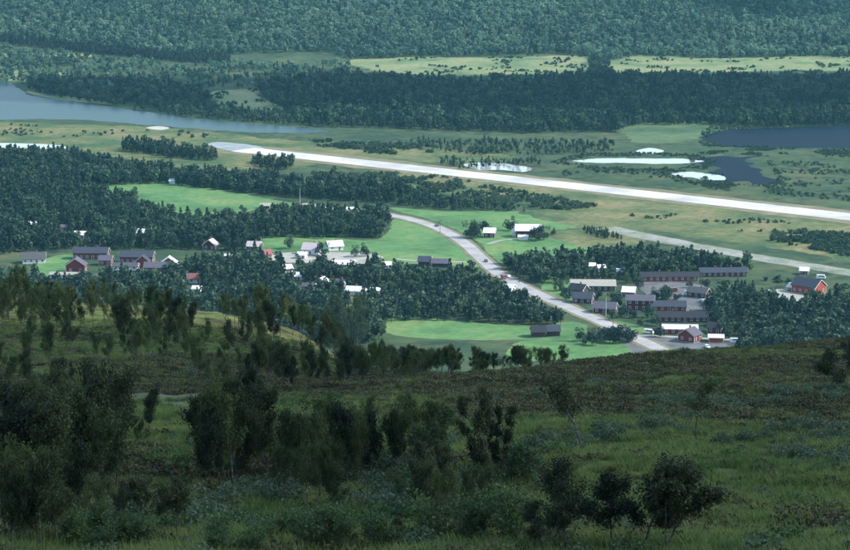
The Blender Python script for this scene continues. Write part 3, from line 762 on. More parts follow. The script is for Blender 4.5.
def vehicle(px, py, rot, paint, label, van=False, name=None, cat=None):
    x, y = ground(px, py)
    r = empty(name or ('van' if van else 'car'), (float(x), float(y), .145), math.radians(rot))
    tag(r, label, cat or ('van' if van else 'car'), 'vehicles in the valley')
    CLEAR.append((px - 6, px + 6, py - 4, py + 6))
    key = (paint, van)
    if key not in CARM:
        mb = _b if not van else MB().prism([(-2.5, .35), (2.5, .35), (2.55, .95), (2.35, 1.2), (1.9, 2.15), (1.7, 2.3), (-2.45, 2.3), (-2.5, 2.1)], -1, 1)
        CARM[key] = mb.mesh('body', [M['car_' + paint]])
    link(bpy.data.objects.new('body', CARM[key]), r)
    link(bpy.data.objects.new('windows', VGLASS if van else GLASS), r)
    for sx in (-1.35, 1.35):
        for sy in (-.78, .78):
            o = bpy.data.objects.new('wheel', WHEEL); o.location = (sx, sy * (1.15 if van else 1), 0); link(o, r)
    for sy in (-.6, .6):
        o = bpy.data.objects.new('headlight', LAMP); o.location = (2.13 if not van else 2.54, sy, .68); link(o, r)
def road_rot(a, b):
    x0, y0 = ground(*a); x1, y1 = ground(*b); return math.degrees(math.atan2(y1 - y0, x1 - x0))
vehicle(503.5, 279, road_rot((500, 274), (520, 286)), 'red', 'red van on the bend of the main road', True)
vehicle(508.5, 277.5, road_rot((520, 286), (500, 274)), 'white', 'white car meeting the red van on the main road')
vehicle(486, 262, road_rot((478, 254), (490, 266)), 'dark', 'dark car on the main road behind the red van')
vehicle(437, 226.5, road_rot((430, 224), (445, 231)), 'dark', 'dark car on the far stretch of the main road')
vehicle(673, 292, 8, 'red', 'red van parked below the long red row building', True)
vehicle(689, 295.5, -15, 'white', 'white van parked in the middle of the parking lot', True)
vehicle(694, 297, -15, 'silver', 'silver car parked beside the white van')
vehicle(703, 302, -20, 'white', 'white car parked at the right edge of the parking lot')
vehicle(707, 304, -20, 'white', 'white van parked at the lower right corner of the parking lot', True)
vehicle(683, 341, -6, 'dark', 'dark car parked before the restaurant block')
vehicle(735, 343, -4, 'white', 'white van standing right of the kiosk', True)
vehicle(707, 348, -70, 'white', 'white car parked below the entrance gable')
vehicle(649, 334, -30, 'white', 'white van at the left end of the restaurant', True)
vehicle(821, 279, -15, 'white', 'white van on the grass beside the old strip', True)
vehicle(769, 293, 10, 'white', 'white car at the edge of the barn yard')

# poles
def pole(px, py, h, label, name, flag=None, arms=False):
    x, y = ground(px, py); r = empty(name, (float(x), float(y), 0)); tag(r, label, name.replace('_', ' '))
    MB().tube([(0, 0, -.3), (0, 0, h * .5), (0, 0, h)], [.16, .13, .08], 8).tube([(0, 0, h), (0, 0, h + .12), (0, 0, h + .2)], [.13, .15, .04], 8).build('pole', M['metal'] if not arms else M['bark_dark'], r)
    if arms: MB().box(-1.2, 1.2, -.08, .08, h - .7, h - .5).build('crossarm', M['bark_dark'], r)
    MB().box(-.35, .35, -.35, .35, -.3, .25).build('base', M['stone'], r)
pole(261, 252, 9, 'pale flagpole among the village birches', 'flagpole')
pole(606, 317, 10, 'pale flagpole beside the lilac roofed house', 'flagpole')
pole(300, 207, 13, 'tall pale mast at the right tip of the left field', 'mast')
pole(440, 233, 8, 'dark utility pole by the upper road', 'utility_pole', arms=True)
pole(519, 283, 8, 'dark utility pole by the road below the red van', 'utility_pole', arms=True)
pole(613, 327, 8, 'dark utility pole beside the lower road', 'utility_pole', arms=True)

# ------------------------------------------------------------------ woods in the valley (traced outlines -> places on the ground)
def inside(px, py, poly):
    r = np.zeros(px.shape, bool); n = len(poly)
    for i in range(n):
        x0, y0 = poly[i]; x1, y1 = poly[(i + 1) % n]
        if y0 == y1: continue
        c = ((y0 > py) != (y1 > py)) & (px < (x1 - x0) * (py - y0) / (y1 - y0) + x0)
        r ^= c
    return r
def road_px(pts, wm):
    x, y = ground(*np.array(pts, float).T)
    return smooth_loop(np.stack([x, y], -1), 20, False), wm
ROADW = [road_px(ROAD, 8.5), road_px(RUN, 24), road_px([(604, 228), (684, 244), (760, 258), (850, 273), (960, 292)], 13)]
EXIST = []
PONDS = [[(556, 162), (585, 156), (700, 156), (712, 161), (700, 168), (600, 168)], [(668, 173), (690, 170), (726, 176), (728, 184), (690, 181)], [(690, 160), (716, 154), (766, 154), (782, 182), (760, 187), (708, 182)], [(700, 138), (716, 130), (950, 122), (950, 149), (720, 149)], [(632, 151), (650, 147), (668, 151), (650, 156)]]
def wood(poly, spacing, hm, coll, npro, label, sparse=0.0, hv=.25, name='forest', holes=(), cat='forest', wide=1.0, topfrac=.8, clear=True):
    P = np.array(poly, float)
    py0 = max(P[:, 1].min(), -25)
    xs, ys = ground(P[:, 0], np.maximum(P[:, 1], py0))
    y0 = ys.min() - 10; y1 = min(ys.max() + 10, 3700)
    if P[:, 1].min() < 50: y0, y1 = min(y0, 2500), 3500
    w = .235 * y1
    gx = np.arange(-w, w, spacing); gy = np.arange(y0, y1, spacing)
    X, Y = np.meshgrid(gx, gy)
    X = (X + RNG.uniform(-.5, .5, X.shape) * spacing * 1.1).ravel(); Y = (Y + RNG.uniform(-.5, .5, Y.shape) * spacing * 1.1).ravel()
    k = np.abs(X) < .225 * Y; X, Y = X[k], Y[k]
    Z = height(X, Y)
    px, py, mpp = project(X, Y, Z)
    h = hm * (1 + hv * RNG.normal(size=X.shape)).clip(.45, 1.7)
    hp = hm / mpp
    wob = (fbm(X, Y, 30, 2) - .5) * 5
    m = inside(px, py + wob * .4, poly) & inside(px, py - hp * topfrac + wob * .3, poly)
    for hole in holes: m &= ~(inside(px, py, hole))
    if name == 'scrub':
        for hole in PONDS: m &= ~inside(px, py, hole)
    if clear:
        for x0, x1, a, b in CLEAR: m &= ~((px > x0) & (px < x1) & (py > a) & (py < b))
        for line, wm in ROADW:
            for q in line[::4]: m &= (X - q[0]) ** 2 + (Y - q[1]) ** 2 > wm * wm
    if sparse: m &= fbm(X + 300, Y, 24, 3) > sparse
    X, Y, Z, h = X[m], Y[m], Z[m], h[m]
    n = len(X)
    if n == 0: print('empty wood', label); return
    s = np.stack([h * wide, h * wide, h], -1) * np.stack([RNG.uniform(.85, 1.25, n)] * 2 + [np.ones(n)], -1)
    instancer(name, np.stack([X, Y, Z - .05], -1), RNG.random(n) * 6.283, s, RNG.integers(0, npro, n), coll, label, cat)
    print('wood', label[:40], n)
CLEARING = [(60, 48), (100, 58), (180, 62), (240, 52), (330, 50), (330, 58), (240, 64), (180, 72), (90, 66), (40, 54)]
BOGL = [(352, 60), (420, 57), (500, 58), (560, 55), (588, 58), (592, 68), (560, 72), (470, 76), (400, 73), (360, 68)]
BOGR = [(604, 64), (640, 55), (700, 58), (780, 57), (900, 55), (900, 70), (790, 70), (720, 72), (640, 74), (606, 72)]
BOGS = [(200, 94), (230, 90), (258, 90), (262, 98), (284, 104), (276, 110), (245, 109), (222, 103)]
LINE = [(-80, 32), (0, 38), (60, 45), (150, 55), (230, 60), (230, 63), (150, 58), (60, 48), (0, 41), (-80, 35)]
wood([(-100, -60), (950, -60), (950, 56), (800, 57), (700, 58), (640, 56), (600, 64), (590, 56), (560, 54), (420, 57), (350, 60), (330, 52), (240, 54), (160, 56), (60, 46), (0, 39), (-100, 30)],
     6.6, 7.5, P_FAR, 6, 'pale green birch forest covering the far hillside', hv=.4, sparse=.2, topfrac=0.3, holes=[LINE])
wood([(x, y - 3) for x, y in LINE[:5]] + [(x, y + 2) for x, y in LINE[5:]], 4.5, 7, P_CON, 4, 'dark line of conifers along the foot of the far hillside at left', topfrac=.2)  # conifers put in to make this strip read as a dark line
wood([(-100, 40), (0, 42), (60, 50), (160, 62), (240, 62), (350, 60), (350, 90), (320, 96), (270, 88), (200, 88), (150, 92), (90, 92), (30, 86), (-100, 76)],
     7.5, 6.5, P_FAR, 6, 'loose pale birch wood beyond the river at far left', sparse=.47, topfrac=.6, holes=[BOGS])
wood([(30, 74), (120, 78), (200, 84), (215, 104), (280, 110), (300, 126), (200, 120), (120, 108), (60, 98), (26, 90)], 6.2, 7, P_MIX, 7, 'riverside wood on the far bank at left', sparse=.3, topfrac=.6, holes=[BOGS])
wood([(255, 80), (350, 70), (400, 74), (470, 77), (560, 73), (600, 70), (720, 73), (950, 70), (950, 122), (760, 127), (640, 124), (620, 132), (520, 133), (420, 130), (300, 126), (285, 112), (262, 98)],
     6.0, 8.5, P_CON, 7, 'dense dark forest belt beyond the river and marsh', topfrac=1.05, hv=.36, sparse=.18)
wood([(340, 56), (600, 52), (950, 53), (950, 72), (720, 75), (600, 75), (470, 79), (360, 72)], 8, 2.6, P_SCR, 3, 'low bushes dotted over the two pale bogs', sparse=.64, name='scrub', cat='scrub', topfrac=.2)
wood([(195, 92), (230, 88), (262, 90), (288, 104), (276, 112), (240, 111)], 8, 2.6, P_SCR, 3, 'low bushes dotted over the small clearing beyond the river', sparse=.64, name='scrub', cat='scrub', topfrac=.2)
wood([(588, 54), (606, 54), (612, 76), (590, 76)], 6, 7, P_MIX, 7, 'tongue of trees between the two pale bogs')
wood([(400, 138), (520, 138), (618, 140), (614, 152), (540, 156), (470, 156), (430, 150)], 6, 4.5, P_MIX, 7, 'bushy wood along the marsh above the runway', sparse=.4)
wood([(280, 136), (420, 142), (450, 155), (380, 154), (300, 144)], 5, 3, P_SCR, 3, 'scattered bushes between river and runway', sparse=.5, name='scrub', cat='scrub')
wood([(440, 155), (560, 158), (534, 166), (510, 173), (480, 174), (440, 166)], 5.5, 4, P_MIX, 7, 'bushes around the small bright pond', sparse=.42, name='scrub', cat='scrub')
wood([(117, 140), (150, 140), (216, 150), (216, 161), (170, 158), (130, 152), (117, 148)], 4.6, 7.5, P_CON, 7, 'narrow dark spruce strip left of the runway end')
wood([(253, 154), (292, 157), (294, 170), (270, 171), (252, 167)], 5, 7, P_CON, 7, 'small dark clump below the runway end')
wood([(-100, 148), (62, 148), (110, 158), (180, 166), (260, 172), (330, 178), (400, 184), (430, 192), (400, 198), (388, 204), (330, 200), (215, 190), (160, 184), (105, 186), (-100, 180)],
     4.8, 8.5, P_CON, 7, 'dark forest strip above the left field', topfrac=.75)
wood([(-100, 174), (60, 180), (105, 187), (140, 198), (172, 211), (200, 215), (255, 212), (300, 206), (388, 206), (392, 220), (382, 238), (262, 239), (262, 252), (180, 250), (70, 250), (-100, 262)],
     5.0, 8, P_CON, 7, 'deep dark wood above the western village', topfrac=.7)
wood([(300, 170), (430, 172), (560, 196), (640, 212), (560, 210), (470, 205), (400, 196), (340, 186)], 4.5, 2.6, P_SCR, 3, 'scattered bushes on the grassland below the runway', sparse=.42, name='scrub', cat='scrub')
wood([(360, 196), (420, 192), (545, 207), (545, 213), (470, 212), (400, 206)], 5, 5.5, P_CON, 7, 'dark hedge of trees along the upper edge of the farm field')
wood([(-100, 262), (60, 276), (70, 282), (110, 270), (205, 258), (262, 246), (285, 262), (330, 262), (388, 262), (410, 270), (470, 268), (500, 284), (536, 300), (556, 312), (580, 322), (570, 326), (500, 324), (420, 320), (380, 324), (380, 345), (-100, 345)],
     4.7, 7.5, P_MIX, 7, 'birch and spruce wood all through the village', sparse=.22, topfrac=.55)
wood([(498, 256), (540, 252), (590, 250), (640, 245), (690, 250), (730, 258), (772, 268), (768, 274), (720, 274), (650, 277), (620, 282), (560, 284), (530, 284), (505, 274)],
     4.6, 7.5, P_MIX, 7, 'birch wood behind the motel', sparse=.12, topfrac=.7)
wood([(700, 296), (712, 284), (752, 286), (770, 296), (790, 302), (830, 292), (950, 292), (950, 362), (760, 362), (728, 350), (725, 330), (706, 318)],
     4.7, 7.5, P_MIX, 7, 'birch wood between the motel and the red barn', sparse=.12, topfrac=.6)
wood([(775, 226), (820, 230), (950, 236), (950, 262), (850, 256), (800, 250), (770, 240)], 3.2, 2.4, P_SCR, 3, 'dense low scrub on the grassland at right', sparse=.36, name='scrub', cat='scrub')
wood([(600, 204), (700, 212), (860, 226), (860, 236), (740, 232), (640, 222)], 5, 1.8, P_SCR, 3, 'thin low scrub below the runway at right', sparse=.56, name='scrub', cat='scrub')
wood([(720, 270), (850, 280), (870, 292), (830, 290), (780, 284)], 6, 2.4, P_SCR, 3, 'low bushes around the red barn', sparse=.5, name='scrub', cat='scrub')
wood([(720, 144), (950, 146), (950, 210), (780, 196), (700, 186), (560, 168), (560, 176), (640, 184), (560, 178)], 5, 1.6, P_SCR, 3, 'scattered low willows on the marsh right of the ponds', sparse=.5, name='scrub', cat='scrub')
for hole, lb in ((0, 'long bright pond'), (1, 'small bright pond'), (2, 'dark still pond'), (3, 'dark lake')):
    P = np.array(PONDS[hole], float); c = P.mean(0); big = [tuple(c + (p - c) * np.array([1.07, 1.5])) for p in P]
    wood(big, 3.2, 1.3, P_SCR, 3, 'low reeds and willow fringe around the ' + lb, sparse=.42, name='reeds', cat='reeds', holes=[[tuple(c + (p - c) * .93) for p in P]], topfrac=0)
wood([(-100, 118), (60, 124), (180, 130), (250, 140), (110, 138), (-100, 134)], 10, 2.2, P_SCR, 3, 'thin willows along the near river bank', sparse=.52, name='scrub', cat='scrub')
wood([(582, 226), (600, 226), (622, 233), (622, 239), (600, 238), (584, 233)], 3, 3.2, P_CON, 7, 'dark hedge clump at the end of the farm field', name='hedge', cat='hedge', clear=False)
wood([(640, 296), (652, 296), (654, 304), (642, 304)], 4, 5, P_MIX, 7, 'few green birches between motel blocks', name='trees_in_court', cat='trees', clear=False)
wood([(660, 285), (672, 287), (672, 302), (660, 302)], 4, 5, P_MIX, 7, 'bright green birches by the parking lot', name='trees_in_court', cat='trees', clear=False)

# ------------------------------------------------------------------ single trees: trunk and crown
def near_tree(h, stems, spread, leaf, nleaf, lsize, lean=0, low=.25, wob=.35, seed=0, columnar=False, fork=False):
    rr = random.Random(seed)
    mb = MB(); tips = []
    def limb(p, d, ln, r, depth):
        pts = [p]; rad = [r]; q = Vector(p); d = Vector(d).normalized(); seg = 5
        for i in range(seg):
            d = (d + Vector((rr.gauss(0, wob), rr.gauss(0, wob), rr.gauss(.05, wob * .5))) * .45).normalized()
            q = q + d * ln / seg; pts.append(tuple(q)); rad.append(max(r * (1 - .8 * (i + 1) / seg), .006))
            f = (i + 1) / seg
            if depth < 2 and f > (low if depth == 0 else .25):
                for _ in range(2 if depth == 0 else 1):
                    th = rr.random() * 6.283
                    o = Vector((math.cos(th), math.sin(th), rr.uniform(.15, .9) if not columnar else rr.uniform(1.0, 2.0)))
                    limb(tuple(q), o + d * .4, ln * rr.uniform(.28, .5) * spread * (1.15 - .55 * f if depth == 0 else 1), rad[-1] * .6, depth + 1)
            if depth >= 1 or f > .6: tips.append((tuple(q), depth))
        mb.tube(pts, rad, 6 if depth == 0 else 4)
    for s in range(stems):
        a = rr.random() * 6.283; sp = .0 if stems == 1 else rr.uniform(.12, .4)
        limb((math.cos(a) * .12 * (stems > 1), math.sin(a) * .12 * (stems > 1), -.15), (math.cos(a) * sp + lean, math.sin(a) * sp, 1), h * rr.uniform(.8, 1.0), h * .017 * rr.uniform(.8, 1.2), 0)
    T = np.array([t[0] for t in tips])
    i = RNG.integers(0, len(T), nleaf)
    c = T[i] + RNG.normal(size=(nleaf, 3)) * [.23 * h / 5, .23 * h / 5, .21 * h / 5] * (1.0 if not columnar else .8)
    # open gaps: drop whole clumps
    keep = fbm(c[:, 0] * 7 + seed * 3, c[:, 2] * 7 + c[:, 1] * 5, 4.0, 2) > .36
    c = c[keep]; c = c[c[:, 2] > h * low * .6]
    v, f = cards(c, np.full(len(c), lsize))
    return mb.mesh('trunk', [M['bark']], True), mesh_np('crown', v, f, leaf)
TREES = {}
for kx in range(5): TREES['birch', kx] = near_tree(5.2, 1 + (kx % 3), 1.0, M['leaf_birch'], 7000, .10, seed=20 + kx, low=.30)
for kx in range(4): TREES['dark', kx] = near_tree(5.4, 1 + (kx % 2), 1.05, M['leaf_dark'], 9000, .11, seed=50 + kx, low=.30)
for kx in range(3): TREES['thin', kx] = near_tree(5.0, 1, .75, M['leaf_birch'], 1700, .10, seed=80 + kx, low=.4, wob=.28)
for kx in range(2): TREES['column', kx] = near_tree(5.0, 3, .62, M['leaf_dark'], 13000, .10, seed=95 + kx, low=.12, wob=.14, columnar=True)
TREES['fork', 0] = near_tree(4.4, 2, .75, M['leaf_dark'], 1700, .10, seed=131, low=.45)
TREES['lean', 0] = near_tree(5.0, 3, 1.1, M['leaf_dark'], 14000, .11, seed=141, lean=.30, low=.2)
for kx in range(3): TREES['bush', kx] = near_tree(1.8, 6, 1.5, M['leaf_bush'], 2200, .085, seed=150 + kx, low=.05)
for kx in range(3): TREES['willow', kx] = near_tree(1.3, 7, 1.6, M['leaf_willow'], 1900, .075, seed=160 + kx, low=.02)
def simple_tree(leaf, n, h, w, seed, size):
    """valley tree seen from far: short trunk, lobed crown"""
    rr = np.random.default_rng(seed)
    mb = MB().tube([(0, 0, -.2), (.05, 0, h * .4), (0, .05, h * .9)], [.16, .11, .03], 6)
    for q in range(5):
        a = rr.random() * 6.28; mb.tube([(0, 0, h * (.25 + .1 * q)), (math.cos(a) * w * .5, math.sin(a) * w * .5, h * (.45 + .1 * q))], [.07, .02], 4)
    L = rr.normal(size=(12, 3)) * [w * .3, w * .3, h * .2] + [0, 0, h * .58]; R = rr.uniform(.25, .42, 12) * w
    i = rr.integers(0, 12, n); d = rr.normal(size=(n, 3)); d /= np.linalg.norm(d, axis=1, keepdims=True)
    c = L[i] + d * (R[i] * rr.uniform(.6, 1, n))[:, None]; c = c[(c[:, 2] > h * .12)]
    v, f = cards(c, np.full(len(c), size))
    return mb.mesh('trunk', [M['bark_dark']], True), mesh_np('crown', v, f, leaf)
for kx in range(3): TREES['valley', kx] = simple_tree(M['wood'], 900, 7, 4.2, 200 + kx, .42)
for kx in range(3): TREES['valleydark', kx] = simple_tree(M['pine'], 1100, 8, 5.0, 210 + kx, .45)
HGT = {}
for kk, (tr_, cr_) in TREES.items():
    zz = np.empty(len(cr_.vertices) * 3, np.float32); cr_.vertices.foreach_get('co', zz); HGT[kk] = float(np.percentile(zz.reshape(-1, 3)[:, 2], 98.5))
NT = {}
for a, b in TREES: NT[a] = NT.get(a, 0) + 1
def tree(kind, px, py, hpx=None, label='', group=None, name='birch_tree', cat='tree', base_h=5.2, vk=None, wide=1.0):
    x, y, z = hit(px, py)
    if py < 350 and y > 800: z = 0.0
    mpp = math.sqrt(x * x + y * y + (z - CAMZ) ** 2) / F
    v = vk if vk is not None else random.randrange(NT[kind])
    s = hpx * mpp / HGT[kind, v]
    r = empty(name, (x, y, z - .05), random.random() * 6.283 if kind not in ('lean', 'fork') else 0.0)
    r.scale = (s * wide, s * wide, s)
    tag(r, label, cat, group)
    tr, cr = TREES[kind, v]
    link(bpy.data.objects.new('trunk', tr), r); link(bpy.data.objects.new('crown', cr), r)
    return r
ORD = 'first second third fourth fifth sixth seventh eighth ninth tenth eleventh twelfth thirteenth fourteenth fifteenth'.split()
def grove(n, x0, x1, yf, hpx, kinds, label, group, jy=8, name='birch_tree', minsep=5, wide=.6, hv=.26):
    """n trees with feet along the row yf(px) +- jy"""
    done = []
    for _ in range(n * 12):
        if len(done) >= n: break
        px = random.uniform(x0, x1); py = yf(px) + random.uniform(-jy, jy)
        if any(abs(px - a) < minsep and abs(py - b) < minsep * .6 for a, b in done): continue
        done.append((px, py))
    done.sort()
    for i, (px, py) in enumerate(done):
        lb = label if len(done) > 13 else label + ', ' + ('leftmost' if i == 0 else 'rightmost' if i == len(done) - 1 else ORD[i] + ' from the left')
        tree(random.choice(kinds), px, py, hpx * random.uniform(1 - hv, 1 + hv), lb, group, name, cat='bush' if name == 'bush' else 'tree', wide=wide)
ip = lambda *pts: (lambda px: float(np.interp(px, [p[0] for p in pts], [p[1] for p in pts])))
# dense grove at the lower left
grove(28, -8, 122, ip((0, 500), (60, 500), (100, 490), (132, 480)), 92, ['dark', 'dark', 'birch'], 'dark birch in the dense grove at the lower left edge', 'lower left grove', 24, minsep=9, wide=.66)
grove(8, 0, 60, ip((0, 545), (60, 548)), 80, ['dark', 'birch'], 'dark birch at the very lower left corner below the dense grove', 'lower left corner birches', 6, minsep=9)
grove(4, 118, 160, ip((118, 455), (165, 445)), 42, ['dark', 'birch'], 'smaller birch at the right flank of the dense lower left grove', 'flank of lower left grove', 12, minsep=7)
# stand left of centre
grove(11, 203, 268, ip((200, 482), (268, 478)), 90, ['dark', 'birch'], 'tall dark birch in the stand left of centre with trunks showing', 'stand left of centre', 10, minsep=8, hv=.15)
grove(3, 215, 262, ip((196, 440), (250, 440)), 66, ['dark', 'thin'], 'birch behind the stand left of centre', 'behind the stand left of centre', 10, minsep=8)
# centre stand
grove(15, 290, 425, ip((290, 488), (350, 482), (420, 478)), 72, ['dark', 'birch'], 'dark birch in the long stand at the centre', 'centre stand', 9, minsep=9, hv=.14)
grove(6, 282, 345, ip((280, 498), (345, 512)), 62, ['dark', 'birch'], 'low birch in front of the long centre stand', 'front of centre stand', 8, minsep=9)
grove(7, 300, 430, ip((300, 455), (430, 455)), 52, ['birch', 'thin'], 'slender birch behind the long centre stand', 'behind centre stand', 8, minsep=9)
# single trees
tree('column', 479, 478, 88, 'tall narrow dark tree standing at centre, left of the close pair', vk=0, wide=.75)
tree('column', 500, 474, 66, 'shorter narrow dark tree at centre, right of the close pair', vk=1, wide=.75)
tree('thin', 413, 492, 84, 'thin upright birch at the right end of the centre stand', vk=0)
tree('thin', 440, 482, 60, 'thin birch between the centre stand and the narrow dark pair', vk=1)
tree('fork', 584, 450, 76, 'lone small birch with pale forked trunk on the right slope', base_h=4.4)
tree('thin', 697, 440, 62, 'lone thin birch on the right slope below the heath', vk=2)
tree('dark', 846, 396, 56, 'dark bushy tree cut by the right edge on the brow', vk=1, wide=1.0)
tree('thin', 826, 394, 40, 'thin birch left of the dark tree at the right edge', vk=1)
# bottom right trees
tree('lean', 668, 556, 92, 'large dark bottom tree with a bare branch leaning right', base_h=5.0)
tree('dark', 640, 553, 90, 'round dark tree left of the leaning bottom tree', vk=2, wide=.95)
tree('dark', 612, 551, 80, 'narrow dark tree at the bottom between two round ones', vk=0, wide=1.0)
tree('dark', 572, 552, 86, 'round dark tree at the bottom right of centre', vk=3, wide=.95)
tree('dark', 548, 556, 60, 'small dark tree at the bottom beside the round one', vk=1)
tree('bush', 525, 482, 40, 'green multi stemmed bush right of the narrow dark pair', name='bush', cat='bush', base_h=1.9)
tree('bush', 440, 545, 52, 'green bush at the bottom centre, left of three', name='bush', cat='bush', base_h=1.9, vk=0)
tree('bush', 478, 548, 46, 'green bush at the bottom centre, middle of three', name='bush', cat='bush', base_h=1.9, vk=1)
tree('bush', 512, 545, 56, 'green bush at the bottom centre, right of three', name='bush', cat='bush', base_h=1.9, vk=2)
grove(9, 395, 480, ip((395, 530), (480, 520)), 58, ['birch', 'dark'], 'leafy young birch in the thicket at the bottom centre', 'bottom centre thicket', 20, minsep=10)
grove(9, 60, 270, ip((60, 550), (270, 552)), 36, ['bush'], 'green bush along the bottom edge at left', 'bottom left bushes', 7, name='bush', minsep=16, wide=1.0)
grove(7, 50, 190, ip((50, 528), (190, 530)), 52, ['dark', 'birch'], 'young dark birch below the lower left grove', 'young birches at lower left', 10, minsep=12, wide=.85)
grove(6, 280, 400, ip((280, 545), (400, 550)), 40, ['bush', 'dark'], 'dark bush along the bottom edge left of centre', 'bottom bushes left of centre', 8, name='bush', minsep=14, wide=.9)
# upper left slope
grove(44, -8, 192, ip((0, 322), (60, 330), (100, 334), (192, 338)), 40, ['birch', 'dark', 'birch', 'thin'], 'birch in the long wood on the upper left slope', 'upper left slope wood', 14, minsep=6)
grove(34, -8, 185, ip((0, 306), (100, 312), (185, 318)), 24, ['dark', 'birch'], 'birch along the brow of the upper left slope', 'upper left brow', 6, minsep=5)
grove(24, 20, 205, ip((20, 356), (200, 364)), 36, ['thin', 'birch'], 'birch straggling below the upper left wood', 'below upper left wood', 14, minsep=7)
grove(9, 0, 70, ip((0, 385), (70, 392)), 30, ['birch', 'dark'], 'small birch above the dense lower left grove', 'above lower left grove', 8, minsep=7)
# middle ridge wood
grove(28, 225, 372, ip((225, 345), (300, 348), (372, 352)), 40, ['birch', 'dark', 'thin'], 'birch in the wood on the middle slope', 'middle slope wood', 14, minsep=6)
grove(26, 250, 378, ip((250, 382), (300, 388), (340, 386), (378, 380)), 38, ['dark', 'birch'], 'dark birch along the foot of the middle slope', 'foot of middle slope', 6, minsep=6)
grove(14, 225, 370, ip((225, 318), (300, 330), (370, 336)), 28, ['birch', 'dark'], 'birch on the brow of the middle slope', 'middle brow', 5, minsep=6)
grove(13, 196, 262, ip((196, 388), (250, 392)), 40, ['thin', 'birch'], 'birch at the left end of the middle slope', 'left end of middle slope', 8, minsep=7)
# behind the brow (feet hidden): placed by distance behind it
def behind(n, x0, x1, d0, d1, label, group, kinds, hm):
    for _ in range(n):
        px = random.uniform(x0, x1); d = random.uniform(d0, d1)
        x = (px - W0 / 2) / F * d * 1.02; z = float(height(x, d))
        r = empty('birch_tree', (x, d, z - .05), random.random() * 6.283)
        tag(r, label, 'tree', group)
        k = random.choice(kinds); kv = random.randrange(NT[k]); tr, cr = TREES[k, kv]
        s = hm * random.uniform(.8, 1.25) / HGT[k, kv]; r.scale = (s * .85, s * .85, s)
        link(bpy.data.objects.new('trunk', tr), r); link(bpy.data.objects.new('crown', cr), r)
behind(40, 372, 485, 232, 300, 'birch top rising behind the brow at centre', 'birches behind the central brow', ['birch', 'dark', 'birch'], 3.1)
behind(26, 470, 566, 258, 315, 'birch top rising behind the brow right of centre', 'birches behind the right brow', ['birch'], 2.7)
# single trees in the valley
VT = [('valleydark', 471, 238, 17, 'round dark tree beside the road, left of the red cottage'), ('valleydark', 476, 239, 14, 'dark tree touching the round one left of the cottage'),
      ('valleydark', 484, 235, 14, 'dark tree behind the white roofed cottage'), ('valleydark', 512, 231, 14, 'dark green tree at the upper left of the farm barn'),
      ('valleydark', 536, 241, 14, 'dark tree in front of the farm barn, left of two'), ('valleydark', 543, 240, 15, 'dark tree in front of the farm barn, right of two'),
      ('valleydark', 553, 235, 7, 'lone small tree right of the farm barn'), ('valley', 610, 343, 15, 'dark bushy tree by the lower road, left of three'),
      ('valleydark', 619, 344, 17, 'round dark tree by the lower road, middle of three'), ('valleydark', 627, 343, 14, 'dark bushy tree by the lower road, right of three'),
      ('valley', 590, 341, 13, 'green tree between the hay barns and the lower road'), ('valley', 580, 342, 14, 'green tree right of the hay barns'),
      ('valley', 664, 300, 14, 'bright green birch on the parking lot'), ('valleydark', 655, 299, 12, 'narrow dark tree beside the bright green birch'),
      ('valleydark', 798, 284, 9, 'small dark tree behind the big red barn'), ('valley', 715, 326, 16, 'green birch right of the long motel block'),
      ('valley', 722, 334, 14, 'pale green birch near the kiosk'), ('valleydark', 660, 337, 14, 'dark tree at the left end of the restaurant'),
      ('valley', 640, 327, 10, 'young birch on the roadside lawn'), ('valley', 355, 257, 12, 'birch right of the white roofed house at the field edge'),
      ('valleydark', 365, 256, 13, 'dark tree in the field, right of the birch'), ('valleydark', 322, 256, 14, 'dark round tree between the lilac roofed house and the white one'),
      ('valley', 290, 249, 12, 'round green tree on the field strip above the gravel yard')]
for i, (a, b, hp) in enumerate([(586, 345, 11), (596, 346, 12), (601, 341, 13), (606, 339, 12), (614, 340, 14), (623, 340, 15), (632, 342, 12)]):
    VT.append(('valleydark', a, b, hp, 'dark tree in the clump beside the lower road, %s of seven from the left' % ORD[i]))
MT = [(566, 300, 13), (588, 299, 12), (613, 302, 14), (618, 308, 13), (622, 318, 14), (612, 320, 11), (632, 318, 11), (648, 318, 12), (656, 326, 13), (651, 305, 11), (640, 288, 10), (626, 284, 11), (634, 283, 12), (708, 312, 13), (712, 320, 14), (706, 290, 11), (676, 303, 9), (598, 300, 10), (560, 291, 12), (690, 288, 9)]
for a, b, hp in sorted(MT):
    i = sorted(MT).index((a, b, hp))
    VT.append((('valley', 'valleydark')[i % 2], a, b, hp, ('dark tree' if i % 2 else 'green birch') + ' among the motel houses, %s tree from the left' % (ORD + 'sixteenth seventeenth eighteenth nineteenth twentieth'.split())[i]))
for k, a, b, hp, lb in VT: tree(k, a, b, hp, lb, None, 'tree', base_h=7.5)

